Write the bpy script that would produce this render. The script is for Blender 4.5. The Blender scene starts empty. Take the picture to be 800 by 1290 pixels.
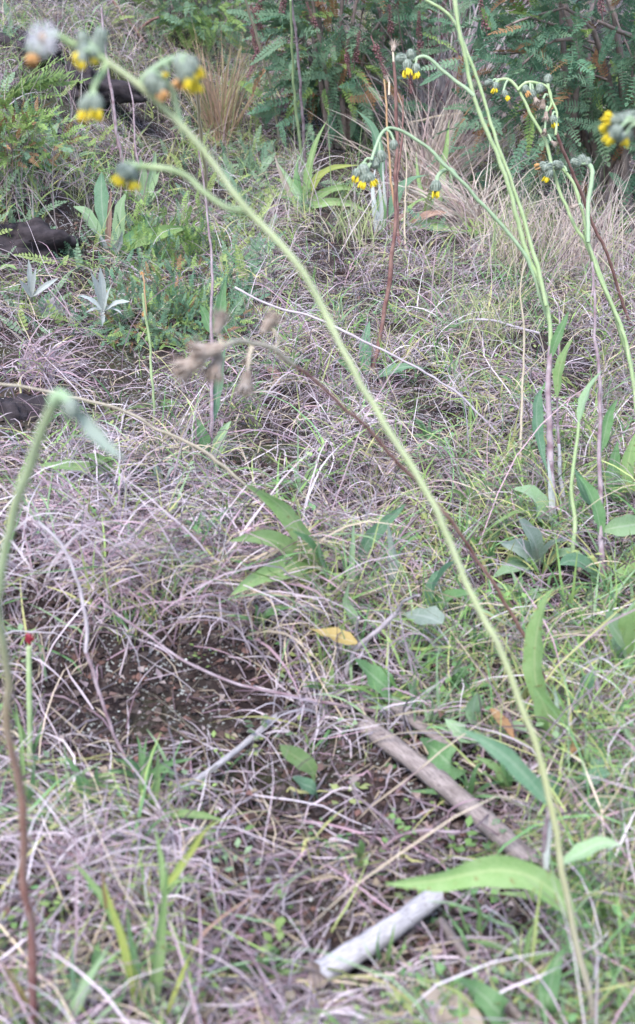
import bpy, math
import numpy as np
from math import radians, sin, cos, tan, pi
from mathutils import Vector, Matrix

# ------------------------------------------------------------------ camera, sky, sun, exposure
SC = bpy.context.scene
COL = SC.collection
CAM = np.array([0.0, 0.0, 0.65])
PITCH = radians(22.0)
F = 1383.0                                   # focal length in pixels of the 800x1290 photograph
cd = bpy.data.cameras.new('camera')
cam = bpy.data.objects.new('camera', cd); COL.objects.link(cam)
cam.location = CAM; cam.rotation_euler = (radians(90) - PITCH, 0, 0)
cd.sensor_fit = 'VERTICAL'; cd.sensor_height = 36.0; cd.lens = 36.0 * F / 1290
cd.clip_start = 0.02; cd.clip_end = 200
cd.dof.use_dof = True; cd.dof.focus_distance = 1.95; cd.dof.aperture_fstop = 7.2
SC.camera = cam

SUN_EL, SUN_ROT = radians(58), radians(200)
w = bpy.data.worlds.new('World'); SC.world = w; w.use_nodes = True
nt = w.node_tree; nt.nodes.clear()
sky = nt.nodes.new('ShaderNodeTexSky'); sky.sky_type = 'NISHITA'; sky.sun_disc = False
sky.sun_elevation = SUN_EL; sky.sun_rotation = SUN_ROT; sky.air_density = 1.15; sky.dust_density = 1.4; sky.ozone_density = 2.2
bg = nt.nodes.new('ShaderNodeBackground'); bg.inputs[1].default_value = 0.15
wo = nt.nodes.new('ShaderNodeOutputWorld')
nt.links.new(sky.outputs[0], bg.inputs[0]); nt.links.new(bg.outputs[0], wo.inputs[0])
sl = bpy.data.lights.new('sun', 'SUN'); sl.energy = 1.5; sl.angle = radians(22); sl.color = (1, 0.95, 0.93)
so = bpy.data.objects.new('sun', sl); COL.objects.link(so)
sd = Vector((sin(SUN_ROT) * cos(SUN_EL), cos(SUN_ROT) * cos(SUN_EL), sin(SUN_EL)))
so.rotation_euler = sd.to_track_quat('Z', 'Y').to_euler()
SC.view_settings.view_transform = 'Standard'; SC.view_settings.look = 'None'
SC.view_settings.gamma = 1.0; SC.view_settings.exposure = 1.55
SC.render.engine = 'CYCLES'
SC.cycles.max_bounces = 8; SC.cycles.diffuse_bounces = 4; SC.cycles.transparent_max_bounces = 4

R = np.random.default_rng(11)

# ------------------------------------------------------------------ terrain as a function
def _hash(ix, iy, s):
    n = (ix * 374761393 + iy * 668265263 + s * 1442695041) & 0x7fffffff
    n = ((n ^ (n >> 13)) * 1274126177) & 0x7fffffff
    return ((n ^ (n >> 16)) & 0xffff) / 65535.0
def vnoise(x, y, s=0):
    x = np.asarray(x, float); y = np.asarray(y, float)
    ix = np.floor(x).astype(np.int64); iy = np.floor(y).astype(np.int64)
    fx = x - ix; fy = y - iy; fx = fx * fx * (3 - 2 * fx); fy = fy * fy * (3 - 2 * fy)
    a = _hash(ix, iy, s); b = _hash(ix + 1, iy, s); c = _hash(ix, iy + 1, s); d = _hash(ix + 1, iy + 1, s)
    return (a * (1 - fx) + b * fx) * (1 - fy) + (c * (1 - fx) + d * fx) * fy - 0.5
def sm(a, b, x):
    t = np.clip((x - a) / (b - a), 0, 1); return t * t * (3 - 2 * t)
_py = np.array([-60, -3, 0, .55, .85, 1.0, 1.4, 2.15, 3.0, 3.45, 4.2, 5.0, 8.0, 20, 60.])
_pz = np.array([-9., -.45, -.02, .02, .035, .065, .11, .19, .28, .35, .56, .95, 2.3, 5.5, 9.])
_ty = np.linspace(-60, 60, 6001); _tz = np.interp(_ty, _py, _pz)
_k = np.hanning(23); _k /= _k.sum(); _tz = np.convolve(np.pad(_tz, 11, mode='edge'), _k, 'valid')
def hgt(x, y):
    x = np.asarray(x, float); y = np.asarray(y, float)
    z = np.interp(y, _ty, _tz)
    left = sm(-.30, -.95, x)
    z = z + left * sm(1.9, 2.75, y) * .34 * (1 - .8 * sm(4, 8, y))
    z = z - sm(.35, 1.0, x) * sm(2.6, 4.0, y) * .10
    # small bank on the left with bare soil below it
    m = sm(-.62, -.42, x) * (1 - sm(-.06, .10, x))
    z = z + m * (.075 * sm(1.02, 1.11, y + .05 * vnoise(x * 9, 3 + 0 * y, 5)) * (1 - sm(1.15, 1.7, y)) - .03 * sm(.72, .9, y) * (1 - sm(.98, 1.05, y)))
    # dark hollow high on the left bank
    z = z - .10 * np.exp(-(((x + .68) / .16) ** 2 + ((y - 2.42) / .10) ** 2))
    far = 1 + 2.0 * sm(4, 12, y)
    z = z + .055 * vnoise(x * 3.1, y * 3.1, 1) * far + .030 * vnoise(x * 8, y * 8, 2) + .012 * vnoise(x * 21, y * 21, 3) + .008 * vnoise(x * 52, y * 52, 4) + .005 * vnoise(x * 110, y * 110, 6) * (1 - sm(3, 6, y))
    return z
FWD = np.array([0, cos(PITCH), -sin(PITCH)]); UP = np.array([0, sin(PITCH), cos(PITCH)]); RT = np.array([1., 0, 0])
def ray(px, py):
    px = np.asarray(px, float); py = np.asarray(py, float)
    return FWD + ((px - 400) / F)[..., None] * RT + ((645 - py) / F)[..., None] * UP
def W(px, py, d): return CAM + np.asarray(d, float)[..., None] * ray(px, py)
_steps = np.concatenate([np.arange(.35, 2.0, .01), np.arange(2.0, 7.0, .025), np.arange(7, 40, .5)])
def gdepth(px, py):
    px = np.atleast_1d(np.asarray(px, float)); py = np.atleast_1d(np.asarray(py, float))
    out = np.full(px.shape, 30.0)
    for i in range(0, len(px), 4000):
        r = ray(px[i:i + 4000], py[i:i + 4000])
        P = CAM + _steps[None, :, None] * r[:, None, :]
        below = P[..., 2] < hgt(P[..., 0], P[..., 1])
        hit = below.any(1); k = below.argmax(1)
        out[i:i + 4000] = np.where(hit, _steps[k], 30.0)
    return out
def G(px, py):
    d = gdepth(px, py)[0]; p = W(px, py, d); p[2] = hgt(p[0], p[1]); return p, d

# ------------------------------------------------------------------ materials
def nodes(name):
    m = bpy.data.materials.new(name); m.use_nodes = True; t = m.node_tree; t.nodes.clear()
    return m, t, t.nodes, t.links
def N(t, typ, **kw):
    n = t.nodes.new(typ)
    for k, v in kw.items(): setattr(n, k, v)
    return n
def mix(t, fac, a, b, mode='MIX'):
    n = N(t, 'ShaderNodeMix', data_type='RGBA', blend_type=mode)
    for s, v in ((n.inputs[0], fac), (n.inputs[6], a), (n.inputs[7], b)):
        if hasattr(v, 'is_linked') or hasattr(v, 'links'): t.links.new(v, s)
        elif isinstance(v, tuple): s.default_value = (*v, 1) if len(v) == 3 else v
        else: s.default_value = v
    return n.outputs[2]
def ramp(t, src, stops):
    n = N(t, 'ShaderNodeValToRGB'); e = n.color_ramp.elements
    while len(e) < len(stops): e.new(0.5)
    for k, (p, c) in enumerate(stops): e[k].position = p; e[k].color = (*c, 1) if len(c) == 3 else c
    t.links.new(src, n.inputs[0]); return n.outputs[0]
def noise(t, scale, detail=3, vec=None, rough=.55):
    n = N(t, 'ShaderNodeTexNoise'); n.inputs['Scale'].default_value = scale; n.inputs['Detail'].default_value = detail; n.inputs['Roughness'].default_value = rough
    if vec is not None: t.links.new(vec, n.inputs['Vector'])
    return n.outputs[0]
def finish(t, col, rough=.7, trans=0.0, bump=None, bstr=.3, spec=.3, bdist=.002):
    p = N(t, 'ShaderNodeBsdfPrincipled'); p.inputs['Roughness'].default_value = rough; p.inputs['Specular IOR Level'].default_value = spec
    t.links.new(col, p.inputs['Base Color'])
    if bump is not None:
        b = N(t, 'ShaderNodeBump'); b.inputs['Strength'].default_value = bstr; b.inputs['Distance'].default_value = bdist
        t.links.new(bump, b.inputs['Height']); t.links.new(b.outputs[0], p.inputs['Normal'])
    o = N(t, 'ShaderNodeOutputMaterial'); out = p.outputs[0]
    if trans:
        tr = N(t, 'ShaderNodeBsdfTranslucent'); t.links.new(col, tr.inputs[0])
        mx = N(t, 'ShaderNodeMixShader'); mx.inputs[0].default_value = trans
        t.links.new(out, mx.inputs[1]); t.links.new(tr.outputs[0], mx.inputs[2]); out = mx.outputs[0]
    t.links.new(out, o.inputs[0])
def obj_coord(t): return N(t, 'ShaderNodeTexCoord').outputs['Object']

def m_tint(name, trans=.25, rough=.65):                         # each blade carries its own colour
    m, t, n, l = nodes(name)
    a = N(t, 'ShaderNodeAttribute', attribute_name='tint')
    c = mix(t, noise(t, 160, 2, obj_coord(t)), a.outputs[0], (0.5, 0.5, 0.5), 'OVERLAY')
    finish(t, c, rough, trans, spec=.25); return m
M_TINT = m_tint('grass_blades'); M_CRUMB = m_tint('crumb', 0, .9)

def m_leaf(name, base, edge, rib, trans=.35, spots=None, hairy=.0):
    m, t, n, l = nodes(name)
    uv = N(t, 'ShaderNodeUVMap'); sx = N(t, 'ShaderNodeSeparateXYZ'); l.new(uv.outputs[0], sx.inputs[0])
    oi = N(t, 'ShaderNodeObjectInfo')
    ab = N(t, 'ShaderNodeMath', operation='ABSOLUTE'); l.new(sx.outputs[0], ab.inputs[0])
    oc = obj_coord(t)
    nz = noise(t, 38, 5, oc, .65); fine = noise(t, 420, 3, oc)
    c = mix(t, ramp(t, nz, [(.35, (0, 0, 0)), (.68, (1, 1, 1))]), base, edge)
    # side veins in the leaf itself
    wv = N(t, 'ShaderNodeTexWave'); wv.inputs['Scale'].default_value = 3.2; wv.inputs['Distortion'].default_value = 1.0
    cmb = N(t, 'ShaderNodeCombineXYZ'); ad = N(t, 'ShaderNodeMath', operation='SUBTRACT')
    ml = N(t, 'ShaderNodeMath', operation='MULTIPLY'); ml.inputs[1].default_value = 2.2; l.new(sx.outputs[1], ml.inputs[0])
    ms = N(t, 'ShaderNodeMath', operation='MULTIPLY'); ms.inputs[1].default_value = .25; l.new(ab.outputs[0], ms.inputs[0])
    l.new(ml.outputs[0], ad.inputs[0]); l.new(ms.outputs[0], ad.inputs[1]); l.new(ad.outputs[0], cmb.inputs[0]); l.new(cmb.outputs[0], wv.inputs[0])
    c = mix(t, ramp(t, wv.outputs[1], [(.78, (0, 0, 0)), (1.0, (.14, .14, .14))]), c, rib)
    c = mix(t, ramp(t, ab.outputs[0], [(.02, (.7, .7, .7)), (.15, (0, 0, 0))]), c, rib)
    c = mix(t, ramp(t, fine, [(.45, (0, 0, 0)), (.75, (.3 + hairy,) * 3)]), c, rib)
    if spots: c = mix(t, ramp(t, noise(t, 130, 2, oc), [(.64, (0, 0, 0)), (.70, (.8, .8, .8))]), c, spots)
    hv = N(t, 'ShaderNodeHueSaturation'); l.new(c, hv.inputs['Color'])
    mr = N(t, 'ShaderNodeMapRange'); mr.inputs[3].default_value = .82; mr.inputs[4].default_value = 1.18
    l.new(oi.outputs['Random'], mr.inputs[0]); l.new(mr.outputs[0], hv.inputs['Value'])
    finish(t, hv.outputs[0], .55, trans, fine, .35, .3); return m
LEAF = {
    'lime': m_leaf('leaf_lime', (.22, .36, .12), (.31, .44, .19), (.42, .50, .24), spots=(.24, .2, .08)),
    'green': m_leaf('leaf_green', (.13, .28, .10), (.21, .36, .16), (.34, .45, .27), hairy=.1),
    'blue': m_leaf('leaf_bluegreen', (.13, .27, .15), (.20, .34, .20), (.36, .46, .33), hairy=.15),
    'grey': m_leaf('leaf_grey', (.28, .36, .27), (.38, .44, .36), (.52, .56, .50), hairy=.3),
    'wool': m_leaf('leaf_woolly', (.40, .43, .40), (.50, .52, .49), (.58, .59, .56), trans=.2, hairy=.3),
    'pale': m_leaf('leaf_pale', (.28, .43, .21), (.34, .47, .27), (.48, .56, .40), hairy=.1),
    'yellow': m_leaf('leaf_yellow', (.56, .40, .12), (.62, .47, .20), (.66, .56, .34), spots=(.35, .2, .08)),
    'orange': m_leaf('leaf_orange', (.44, .22, .11), (.52, .32, .16), (.6, .4, .2), spots=(.3, .1, .06)),
    'brown': m_leaf('leaf_brown', (.34, .20, .15), (.46, .29, .22), (.55, .42, .34)),
    'tan': m_leaf('leaf_tan', (.46, .37, .30), (.55, .45, .38), (.62, .55, .48)),
    'yelgreen': m_leaf('leaf_yellowgreen', (.40, .44, .10), (.34, .44, .12), (.52, .5, .2)),
    'frond': m_leaf('leaf_frond', (.075, .18, .10), (.12, .24, .14), (.18, .28, .18), trans=.25),
    'frondpale': m_leaf('leaf_frond_pale', (.13, .24, .14), (.20, .31, .19), (.24, .33, .2), trans=.3),
    'fern': m_leaf('leaf_fern', (.18, .32, .08), (.27, .38, .11), (.34, .4, .15), trans=.3),
    'rust': m_leaf('leaf_rust', (.24, .10, .06), (.34, .20, .09), (.36, .24, .12), trans=.2),
}
def m_plain(name, a, b, scale=90, rough=.7, trans=0., bstr=.3):
    m, t, n, l = nodes(name); oc = obj_coord(t); z = noise(t, scale, 4, oc)
    finish(t, mix(t, ramp(t, z, [(.3, (0, 0, 0)), (.7, (1, 1, 1))]), a, b), rough, trans, noise(t, scale * 6, 3, oc), bstr); return m
STEM = {
    'green': m_plain('stem_green', (.28, .38, .17), (.40, .47, .26), 60, .6),
    'bluegreen': m_plain('stem_bluegreen', (.27, .38, .22), (.36, .44, .28), 60, .6),
    'purple': m_plain('stem_purple', (.20, .12, .14), (.42, .34, .36), 70),
    'dark': m_plain('stem_dark', (.13, .08, .10), (.24, .17, .18), 80),
    'red': m_plain('stem_red', (.15, .065, .06), (.30, .18, .15), 60),
    'straw': m_plain('stem_straw', (.46, .38, .27), (.56, .47, .36), 80),
    'grey': m_plain('stem_grey', (.33, .28, .30), (.48, .42, .44), 60),
    'wool': m_plain('stem_woolly', (.38, .36, .37), (.54, .52, .53), 120),
    'wood': m_plain('twig_bark', (.15, .11, .10), (.28, .22, .20), 60),
    'orange': m_plain('stem_orange', (.36, .19, .10), (.46, .32, .18), 60),
}
def m_stemgrad(name, low, mid, top, a, b):                      # a stalk that turns from one colour at its foot to another above
    m, t, n, l = nodes(name); tc = N(t, 'ShaderNodeTexCoord'); sx = N(t, 'ShaderNodeSeparateXYZ'); l.new(tc.outputs['Generated'], sx.inputs[0])
    c = ramp(t, sx.outputs[2], [(0, low), (a, mid), (b, top)]); z = noise(t, 90, 4, tc.outputs['Object'])
    c = mix(t, ramp(t, z, [(.4, (0, 0, 0)), (.75, (.25, .25, .25))]), c, (.44, .42, .36)); finish(t, c, .6, 0, noise(t, 500, 3, tc.outputs['Object']), .3); return m
STEM['main'] = m_stemgrad('stem_main', (.30, .23, .23), (.37, .38, .19), (.43, .48, .26), .30, .55)
STEM['leftstem'] = m_stemgrad('stem_left', (.17, .045, .06), (.26, .15, .11), (.38, .46, .25), .55, .80)
HAIR = m_plain('hairs', (.62, .60, .58), (.72, .70, .68), 100, .6, .3)
CUP = m_plain('involucre', (.11, .15, .11), (.34, .37, .31), 320, .8)
CUPB = m_plain('withered_head', (.24, .17, .13), (.46, .38, .32), 220, .9)
FLOR = m_plain('yellow_florets', (.80, .60, .02), (.88, .72, .06), 200, .5, .25)
FLORO = m_plain('withered_florets', (.60, .30, .10), (.66, .40, .18), 200, .7, .2)
CLOCK = m_plain('pappus', (.84, .80, .80), (.88, .85, .85), 200, .7, .55)
RED = m_plain('red_bud', (.38, .03, .06), (.58, .10, .14), 400, .5)
MAROON = m_plain('maroon_spike', (.16, .07, .08), (.29, .15, .15), 120, .8)

def m_soil():
    m, t, n, l = nodes('soil'); oc = obj_coord(t)
    c = mix(t, ramp(t, noise(t, 9, 5, oc, .65), [(.35, (0, 0, 0)), (.68, (1, 1, 1))]), (.016, .011, .012), (.055, .038, .035))
    c = mix(t, ramp(t, noise(t, 4.1, 3, oc), [(.5, (0, 0, 0)), (.66, (.8, .8, .8))]), c, (.055, .065, .025))
    v = N(t, 'ShaderNodeTexVoronoi'); v.inputs['Scale'].default_value = 150
    dn = N(t, 'ShaderNodeTexNoise'); dn.inputs['Scale'].default_value = 90; dn.inputs['Detail'].default_value = 4; l.new(oc, dn.inputs['Vector'])
    dv = N(t, 'ShaderNodeVectorMath', operation='MULTIPLY_ADD'); dv.inputs[1].default_value = (.03, .03, .03); l.new(dn.outputs[1], dv.inputs[0]); l.new(oc, dv.inputs[2]); l.new(dv.outputs[0], v.inputs['Vector'])
    lich = N(t, 'ShaderNodeMath', operation='MULTIPLY')
    l.new(ramp(t, v.outputs['Distance'], [(.18, (1, 1, 1)), (.34, (0, 0, 0))]), lich.inputs[0])
    l.new(ramp(t, noise(t, 14, 3, oc), [(.44, (0, 0, 0)), (.58, (1, 1, 1))]), lich.inputs[1])
    c = mix(t, ramp(t, noise(t, 70, 5, oc, .75), [(.52, (0, 0, 0)), (.66, (.8, .8, .8))]), c, (.10, .078, .072))
    c = mix(t, lich.outputs[0], c, (.40, .41, .38))
    finish(t, c, .95, 0, noise(t, 150, 5, oc, .7), .9, .15, .006); return m
M_SOIL = m_soil()
def m_wood(name, a, b, dark, scale=1.0):
    m, t, n, l = nodes(name)
    uv = N(t, 'ShaderNodeUVMap'); mp = N(t, 'ShaderNodeMapping'); mp.inputs['Scale'].default_value = (14 * scale, 1.6, 1)
    l.new(uv.outputs[0], mp.inputs[0]); g = noise(t, 3, 5, mp.outputs[0], .65)
    c = mix(t, ramp(t, g, [(.32, (0, 0, 0)), (.66, (1, 1, 1))]), a, b)
    c = mix(t, ramp(t, noise(t, 5.5, 4, mp.outputs[0], .7), [(.54, (0, 0, 0)), (.66, (.9, .9, .9))]), c, dark)
    c = mix(t, ramp(t, noise(t, 30, 3, obj_coord(t)), [(.55, (0, 0, 0)), (.75, (.5, .5, .5))]), c, dark)
    finish(t, c, .8, 0, g, .7, .2, .003); return m
WOODW = m_wood('weathered_wood_white', (.42, .39, .395), (.62, .58, .59), (.13, .105, .10))
WOODB = m_wood('weathered_wood_brown', (.19, .145, .13), (.44, .37, .34), (.05, .035, .03))
WOODE = m_plain('broken_wood_end', (.20, .15, .13), (.40, .33, .29), 150, .9)
STONE = m_plain('stone_pinkish', (.26, .18, .17), (.42, .31, .30), 60, .9, 0, .6)
STONED = m_plain('stone_dark', (.055, .045, .048), (.16, .14, .14), 30, .95, 0, .8)
PEAT_SHADE = m_plain('peat_and_shade', (.016, .012, .014), (.060, .048, .052), 40, .95, 0, .9)  # shade of the hollows put into the earth colour; the dark rock shares it
STONEG = m_plain('stone_grey', (.30, .27, .27), (.46, .43, .43), 40, .9, 0, .6)

# ------------------------------------------------------------------ mesh collector
class MB:
    def __init__(s): s.v = []; s.f = []; s.uv = []; s.t = []; s.n = 0
    def add(s, v, f, uv=None, tint=None):
        v = np.asarray(v, float); f = np.asarray(f, int)
        s.v.append(v); s.f.append(f + s.n); s.n += len(v)
        s.uv.append(np.zeros((len(v), 2)) if uv is None else np.asarray(uv, float))
        if tint is not None: s.t.append(np.asarray(tint, float))
    def build(s, name, mat, parent=None, smooth=True, root=None):
        v = np.concatenate(s.v); uv = np.concatenate(s.uv)
        if root is None:
            root = parent
            while root is not None and root.parent is not None: root = root.parent
        if root is not None: v = v - np.array(root.location)
        me = bpy.data.meshes.new(name)
        loops = np.concatenate([f.ravel() for f in s.f]); cnt = np.concatenate([np.full(len(f), f.shape[1]) for f in s.f])
        st = np.concatenate([[0], np.cumsum(cnt)[:-1]])
        me.vertices.add(len(v)); me.vertices.foreach_set('co', v.ravel().astype(np.float32))
        me.loops.add(len(loops)); me.loops.foreach_set('vertex_index', loops.astype(np.int32))
        me.polygons.add(len(cnt)); me.polygons.foreach_set('loop_start', st.astype(np.int32))
        try: me.polygons.foreach_set('loop_total', cnt.astype(np.int32))
        except Exception: pass
        me.polygons.foreach_set('use_smooth', np.full(len(cnt), smooth))
        me.update(calc_edges=True)
        u = me.uv_layers.new(name='UVMap'); u.data.foreach_set('uv', uv[loops].ravel().astype(np.float32))
        if s.t:
            tt = np.concatenate(s.t); a = me.attributes.new('tint', 'FLOAT_COLOR', 'POINT')
            a.data.foreach_set('color', np.concatenate([tt, np.ones((len(tt), 1))], 1).ravel().astype(np.float32))
        me.materials.append(mat); me.validate()
        o = bpy.data.objects.new(name, me); COL.objects.link(o)
        if parent is not None: o.parent = parent
        return o
def tag(o, label=None, cat=None, group=None, kind=None):
    if label: o['label'] = label
    if cat: o['category'] = cat
    if group: o['group'] = group
    if kind: o['kind'] = kind
    return o
def thing(name, label, cat, loc, group=None):
    o = bpy.data.objects.new(name, None); COL.objects.link(o); o.location = loc; o.empty_display_size = .05
    return tag(o, label, cat, group)

def spline(P, n):
    P = np.asarray(P, float)
    if len(P) == 2: return P[0] + np.linspace(0, 1, n)[:, None] * (P[1] - P[0])
    Q = np.vstack([2 * P[0] - P[1], P, 2 * P[-1] - P[-2]])
    L = np.concatenate([[0], np.cumsum(np.linalg.norm(np.diff(P, axis=0), axis=1) + 1e-9)]); L /= L[-1]
    u = np.linspace(0, 1, n); k = np.clip(np.searchsorted(L, u, side='right') - 1, 0, len(P) - 2)
    t = ((u - L[k]) / (L[k + 1] - L[k]))[:, None]
    a, b, c, d = Q[k], Q[k + 1], Q[k + 2], Q[k + 3]
    return .5 * (2 * b + (c - a) * t + (2 * a - 5 * b + 4 * c - d) * t ** 2 + (3 * b - a - 3 * c + d) * t ** 3)
def unit(v): return v / (np.linalg.norm(v, axis=-1, keepdims=True) + 1e-12)
def frames(C):
    T = unit(np.gradient(C, axis=0)); a = np.array([0, 0, 1.]) if abs(T[0, 2]) < .9 else np.array([1., 0, 0])
    u = unit(np.cross(T[0], a)); U = [u]
    for k in range(1, len(C)):
        u = unit(u - T[k] * np.dot(u, T[k])); U.append(u)
    U = np.array(U); return T, U, np.cross(T, U)
def tube(m, C, r, sides=6, cap=True, wob=0.0, rng=R):
    C = np.asarray(C, float); n = len(C); r = np.broadcast_to(np.asarray(r, float), (n,))
    T, U, V = frames(C); a = np.linspace(0, 2 * pi, sides, endpoint=False)
    rr = r[:, None] * (1 + wob * rng.normal(size=(n, sides)))
    v = C[:, None] + rr[..., None] * (np.cos(a)[None, :, None] * U[:, None] + np.sin(a)[None, :, None] * V[:, None])
    i = np.arange(n - 1)[:, None] * sides; j = np.arange(sides)[None]; j2 = (j + 1) % sides
    f = np.stack([i + j, i + j2, i + sides + j2, i + sides + j], -1).reshape(-1, 4)
    L = np.concatenate([[0], np.cumsum(np.linalg.norm(np.diff(C, axis=0), axis=1))])
    uv = np.stack(np.broadcast_arrays(a[None] / (2 * pi), L[:, None] * 10), -1).reshape(-1, 2)
    m.add(v.reshape(-1, 3), f, uv)
    if cap:
        for e in (0, n - 1):
            ring = v[e]; c = C[e] + T[e] * r[e] * (.4 if e else -.4)
            fs = [[sides, q, (q + 1) % sides] if e else [sides, (q + 1) % sides, q] for q in range(sides)]
            m.add(np.vstack([ring, c]), fs)
PROF = {
    'lance': lambda t: np.maximum(np.sin(pi * np.clip(t, 0, 1) ** .85) ** .85, .16 * (1 - t)),
    'obov': lambda t: np.maximum(np.sin(pi * np.clip(t, 0, 1) ** 1.7) ** .75, .14 * (1 - t ** 6)),
    'round': lambda t: np.maximum(np.sin(pi * np.clip((t - .35) / .65, 0, 1) ** .9) ** .6, .07 * (1 - t ** 8)),
    'strap': lambda t: (1 - t ** 2.2) * np.minimum(1, .55 + 1.6 * t) + .02,
}
def leaf(m, P, width, prof='lance', fold=.35, roll=0., n=12, wav=.11, rng=R):
    C = spline(P, n); T = unit(np.gradient(C, axis=0))
    view = unit(CAM - C); up = np.array([0, 0, 1.])
    Nn = unit(.65 * view + .55 * up); S = unit(np.cross(T, Nn)); Nn = np.cross(S, T)
    tw = roll + rng.normal(0, .25) + np.linspace(0, 1, n) * rng.normal(0, .55); c, s = np.cos(tw)[:, None], np.sin(tw)[:, None]; S, Nn = c * S + s * Nn, c * Nn - s * S
    t = np.linspace(0, 1, n); hw = .5 * width * PROF[prof](t)
    a = np.array([-1, -.5, 0, .5, 1]); ph = rng.uniform(0, 6.28, 2)
    edge = wav * np.stack([np.sin(t * 17 + ph[0]), np.sin(t * 23 + ph[1])], 1)
    off = hw[:, None] * a[None]; z = np.abs(a)[None] ** 1.3 * hw[:, None] * fold
    z[:, 0] += edge[:, 0] * hw; z[:, 4] += edge[:, 1] * hw
    off[:, 0] *= 1 + edge[:, 1]; off[:, 4] *= 1 + edge[:, 0]
    v = C[:, None] + off[..., None] * S[:, None] + z[..., None] * Nn[:, None]
    i = np.arange(n - 1)[:, None] * 5; j = np.arange(4)[None]
    f = np.stack([i + j, i + j + 1, i + j + 6, i + j + 5], -1).reshape(-1, 4)
    uv = np.stack(np.broadcast_arrays(a[None], t[:, None]), -1).reshape(-1, 2)
    m.add(v.reshape(-1, 3), f, uv)
def ball(m, c, r, rough=0.15, squash=(1, 1, 1), seg=10, rings=7, rng=R, freq=2.2, tint=None, flatten=None):
    th = np.linspace(0, pi, rings)[:, None]; ph = np.linspace(0, 2 * pi, seg, endpoint=False)[None]
    d = np.stack([np.sin(th) * np.cos(ph), np.sin(th) * np.sin(ph), np.cos(th) + 0 * ph], -1)
    s = rng.uniform(0, 50, 3)
    k = 1 + rough * 2 * (vnoise(d[..., 0] * freq + s[0] + d[..., 2] * 1.7, d[..., 1] * freq + s[1] - d[..., 2] * 1.3, 7) + .5 * vnoise(d[..., 0] * 2 * freq + s[2], d[..., 2] * 2 * freq + d[..., 1] * 2, 8))
    k[0] = k[0].mean(); k[-1] = k[-1].mean()
    v = (d * k[..., None] * np.array(squash) * r).reshape(-1, 3) + c
    i = np.arange(rings - 1)[:, None] * seg; j = np.arange(seg)[None]; j2 = (j + 1) % seg
    f = np.stack([i + j, i + seg + j, i + seg + j2, i + j2], -1).reshape(-1, 4)
    m.add(v, f, np.zeros((len(v), 2)), None if tint is None else np.broadcast_to(tint, (len(v), 3)))

# ------------------------------------------------------------------ grass: vectorised bending blades
def blades(m, root, az, el, L, wd, droop, curl, tint, seg=7, rng=R, lift=.004, tipw=.12, kink=.10, cull=False):
    B = len(root); ds = (L / seg)[:, None]
    k = np.arange(seg)[None]
    e = el[:, None] - droop[:, None] * (k / seg) ** 1.2 + np.cumsum(rng.normal(0, kink, (B, seg)), 1) * .7
    a = az[:, None] + curl[:, None] * (k / seg) + np.cumsum(rng.normal(0, kink, (B, seg)), 1)
    D = np.stack([np.cos(e) * np.cos(a), np.cos(e) * np.sin(a), np.sin(e)], -1) * ds[..., None]
    P = np.concatenate([root[:, None], root[:, None] + np.cumsum(D, 1)], 1)
    if cull:
        q = (P[:, [seg // 2, seg]].reshape(-1, 3)) - CAM; z = q @ FWD
        kp = bare_keep(400 + F * (q @ RT) / z, 645 - F * (q @ UP) / z, rng).reshape(-1, 2).all(1); kp |= rng.uniform(size=B) < .06
        P, tint, wd, root = P[kp], tint[kp], wd[kp], root[kp]; B = len(P)
    g = hgt(P[..., 0], P[..., 1]) + lift + (rng.uniform(0, .016, B)[:, None])
    g[:, 0] = -9
    P[..., 2] = np.where(P[..., 2] < g, g, P[..., 2])
    t = np.linspace(0, 1, seg + 1)[None]
    hw = .5 * wd[:, None] * np.maximum((1 - t ** 2.5) * np.minimum(1, .7 + t), tipw)
    T = unit(np.gradient(P, axis=1)); rnd = unit(rng.normal(size=(B, 3)) * .6 + unit(CAM - root) * .9)
    S = unit(np.cross(T, rnd[:, None, :]))
    v = np.stack([P - S * hw[..., None], P + S * hw[..., None]], 2).reshape(-1, 3)
    q = np.arange(B)[:, None] * (seg + 1) * 2 + np.arange(seg)[None] * 2
    f = np.stack([q, q + 1, q + 3, q + 2], -1).reshape(-1, 4)
    tt = np.repeat(tint, (seg + 1) * 2, 0)
    m.add(v, f, None, tt)
DEAD = np.array([(.44, .35, .39), (.52, .43, .46), (.36, .26, .29), (.58, .49, .52), (.55, .45, .34), (.19, .13, .14), (.47, .31, .36), (.64, .56, .58), (.50, .41, .29)])
GREEN = np.array([(.24, .40, .13), (.32, .45, .15), (.18, .34, .14), (.40, .46, .18), (.28, .40, .22), (.48, .47, .20)])

# ------------------------------------------------------------------ ground sheet
def make_ground():
    def axis(lo, hi, c, fine, n):
        u = np.linspace(-1, 1, n); g = np.sinh(u * 5.2) / math.sinh(5.2)
        return g
    xs = np.unique(np.concatenate([np.arange(-1.5, 1.5, .0085), -np.geomspace(1.5, 70, 60), np.geomspace(1.5, 70, 60)]))
    ys = np.unique(np.concatenate([np.arange(.3, 2.2, .0075), np.arange(2.2, 5.0, .016), np.geomspace(5, 90, 60), .3 - np.geomspace(.02, 50, 40)]))
    X, Y = np.meshgrid(xs, ys); Z = hgt(X, Y)
    v = np.stack([X, Y, Z], -1).reshape(-1, 3); nx = len(xs)
    i = np.arange(len(ys) - 1)[:, None] * nx; j = np.arange(nx - 1)[None]
    f = np.stack([i + j, i + j + 1, i + nx + j + 1, i + nx + j], -1).reshape(-1, 4)
    m = MB(); m.add(v, f); return tag(m.build('ground', M_SOIL), kind='structure')
make_ground()

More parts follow.
